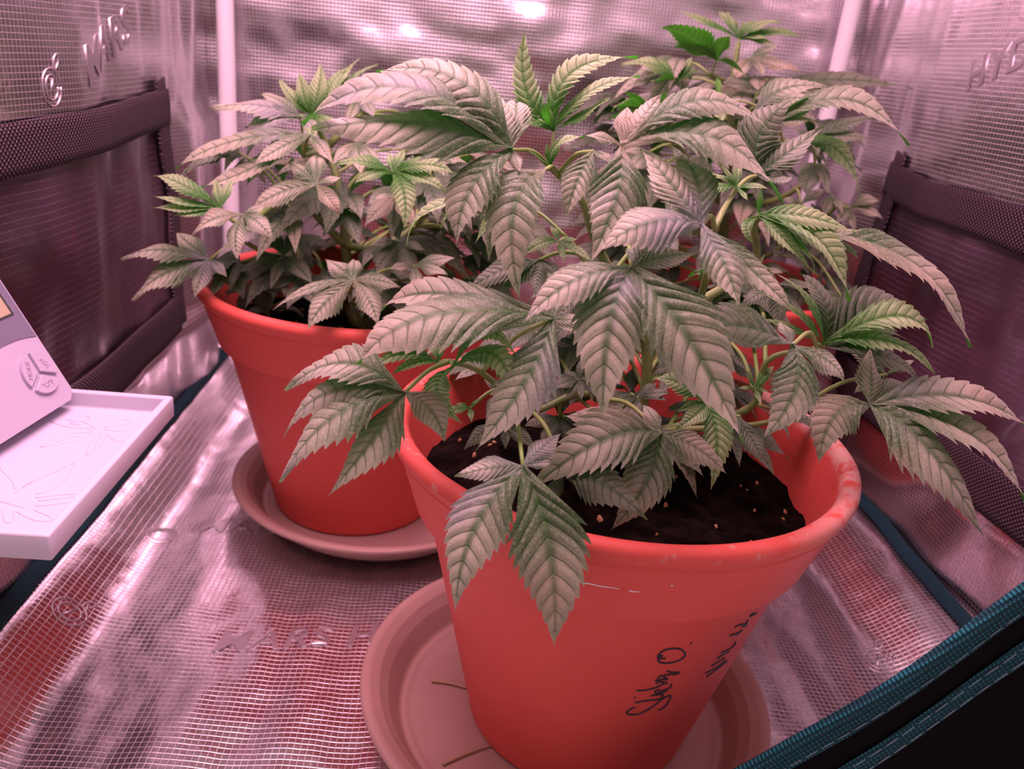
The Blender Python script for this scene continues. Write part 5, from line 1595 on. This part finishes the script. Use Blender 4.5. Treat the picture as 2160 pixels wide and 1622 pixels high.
CAMDIR = np.array([-0.05, -0.93, 0.36])
def make_plant(name, label, base, branches, leaves, seed, thick, coarse, infill):
    rnd = random.Random(seed)
    pl = thing(name, label, 'plant', base)
    nodes = []
    for bi, b in enumerate(branches):
        pts = [Vector(p) / 1000 for p in b]
        if bi == 0 or (Vector(b[0]) - Vector(branches[0][0])).length < 0.1:
            pts = [Vector((base[0] + (0.004 * bi if bi else 0), base[1], base[2] - 0.006))] + pts
        sm = smooth_line(pts, 6)
        r0 = thick if bi == 0 else thick * 0.72
        V, Fc = tube(sm, r0, r0 * 0.45, n=10)
        obj('stem' if bi == 0 else 'branch', V, Fc, M['stem'], pl)
        nodes += sm
    def add_leaf(kind, hub, org, recs, crs):
        hub, org = Vector(hub), Vector(org)
        mid = (hub + org) / 2 + Vector((0, 0, 0.10 * (hub - org).length))
        pr = 0.0012 if kind != 'y' else 0.0009
        V, Fc = tube(smooth_line([org, mid, hub], 5), pr * 1.15, pr * 0.8, n=7)
        lf = obj('fan_leaf', V, Fc, M['petiole'], pl)
        radial = np.array([hub.x - base[0], hub.y - base[1], 0.0]); rl = np.linalg.norm(radial)
        radial = radial / rl * min(1.0, rl / 0.10) if rl > 1e-6 else radial
        for ctl, tip, w, under in recs:
            nref = np.array([0, 0, 0.78]) + 0.48 * CAMDIR + 0.25 * radial + np.array([rnd.uniform(-.12, .12) for _ in range(3)])
            if under: nref = np.array([0, 0, 1.0]) - 0.75 * CAMDIR
            V, F_, UV = leaflet(hub, ctl, tip, w, nref, kind, rnd, crs)
            me = bpy.data.meshes.new('leaflet')
            me.from_pydata(V.tolist(), [], F_)
            me.polygons.foreach_set('use_smooth', [True] * len(me.polygons))
            lay = me.uv_layers.new(name='UVMap')
            li = np.empty(len(me.loops), dtype=np.int32); me.loops.foreach_get('vertex_index', li)
            lay.data.foreach_set('uv', UV.astype(np.float32)[li].ravel())
            me.materials.append(M['leaf_' + kind])
            link(bpy.data.objects.new('leaflet', me), lf)
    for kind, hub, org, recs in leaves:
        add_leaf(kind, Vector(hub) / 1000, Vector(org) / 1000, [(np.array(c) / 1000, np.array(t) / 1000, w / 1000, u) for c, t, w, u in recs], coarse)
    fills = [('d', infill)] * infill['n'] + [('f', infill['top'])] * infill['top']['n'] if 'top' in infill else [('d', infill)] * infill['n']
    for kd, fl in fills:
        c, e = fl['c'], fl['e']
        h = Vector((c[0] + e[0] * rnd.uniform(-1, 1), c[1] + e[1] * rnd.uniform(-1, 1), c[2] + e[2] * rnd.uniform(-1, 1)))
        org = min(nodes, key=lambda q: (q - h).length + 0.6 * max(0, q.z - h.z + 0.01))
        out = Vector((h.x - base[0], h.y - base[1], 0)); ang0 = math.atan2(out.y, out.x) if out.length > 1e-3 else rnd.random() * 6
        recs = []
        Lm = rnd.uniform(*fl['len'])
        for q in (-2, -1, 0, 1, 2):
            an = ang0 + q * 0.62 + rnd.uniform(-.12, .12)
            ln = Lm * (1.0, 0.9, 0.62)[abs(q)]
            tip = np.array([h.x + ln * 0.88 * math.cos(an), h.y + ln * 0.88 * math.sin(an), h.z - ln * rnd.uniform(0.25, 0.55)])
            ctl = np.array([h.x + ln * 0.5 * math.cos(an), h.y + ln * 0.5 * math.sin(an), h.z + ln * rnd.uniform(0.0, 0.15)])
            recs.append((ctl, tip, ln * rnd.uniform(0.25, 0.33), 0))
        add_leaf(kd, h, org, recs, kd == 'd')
    return pl
SZ = ZP + 0.1745
make_plant('hemp_plant', 'leafy hemp plant growing in the pot with handwriting, broad drooping fan leaves', (0.108, 0.445, SZ), FRONT_BRANCHES, FRONT_LEAVES, 4, 0.0038, False,
           dict(n=34, c=(0.105, 0.490, 0.262), e=(0.095, 0.055, 0.045), len=(0.035, 0.058)))
make_plant('hemp_plant', 'bushy hemp plant growing in the pot beside the white tray', (-0.0908, 0.707, SZ), BACK_LEFT_BRANCHES, BACK_LEFT_LEAVES, 8, 0.0050, False,
           dict(n=34, c=(-0.080, 0.735, 0.275), e=(0.11, 0.08, 0.055), len=(0.05, 0.08),
                top=dict(n=16, c=(-0.085, 0.73, 0.305), e=(0.09, 0.07, 0.05), len=(0.055, 0.075))))
make_plant('hemp_plant', 'tallest hemp plant, growing in the pot of the far foil corner', (0.262, 0.855, SZ), BACK_RIGHT_BRANCHES, BACK_RIGHT_LEAVES, 15, 0.0055, False,
           dict(n=34, c=(0.25, 0.86, 0.31), e=(0.11, 0.08, 0.08), len=(0.05, 0.08),
                top=dict(n=16, c=(0.25, 0.85, 0.36), e=(0.09, 0.07, 0.07), len=(0.055, 0.075))))
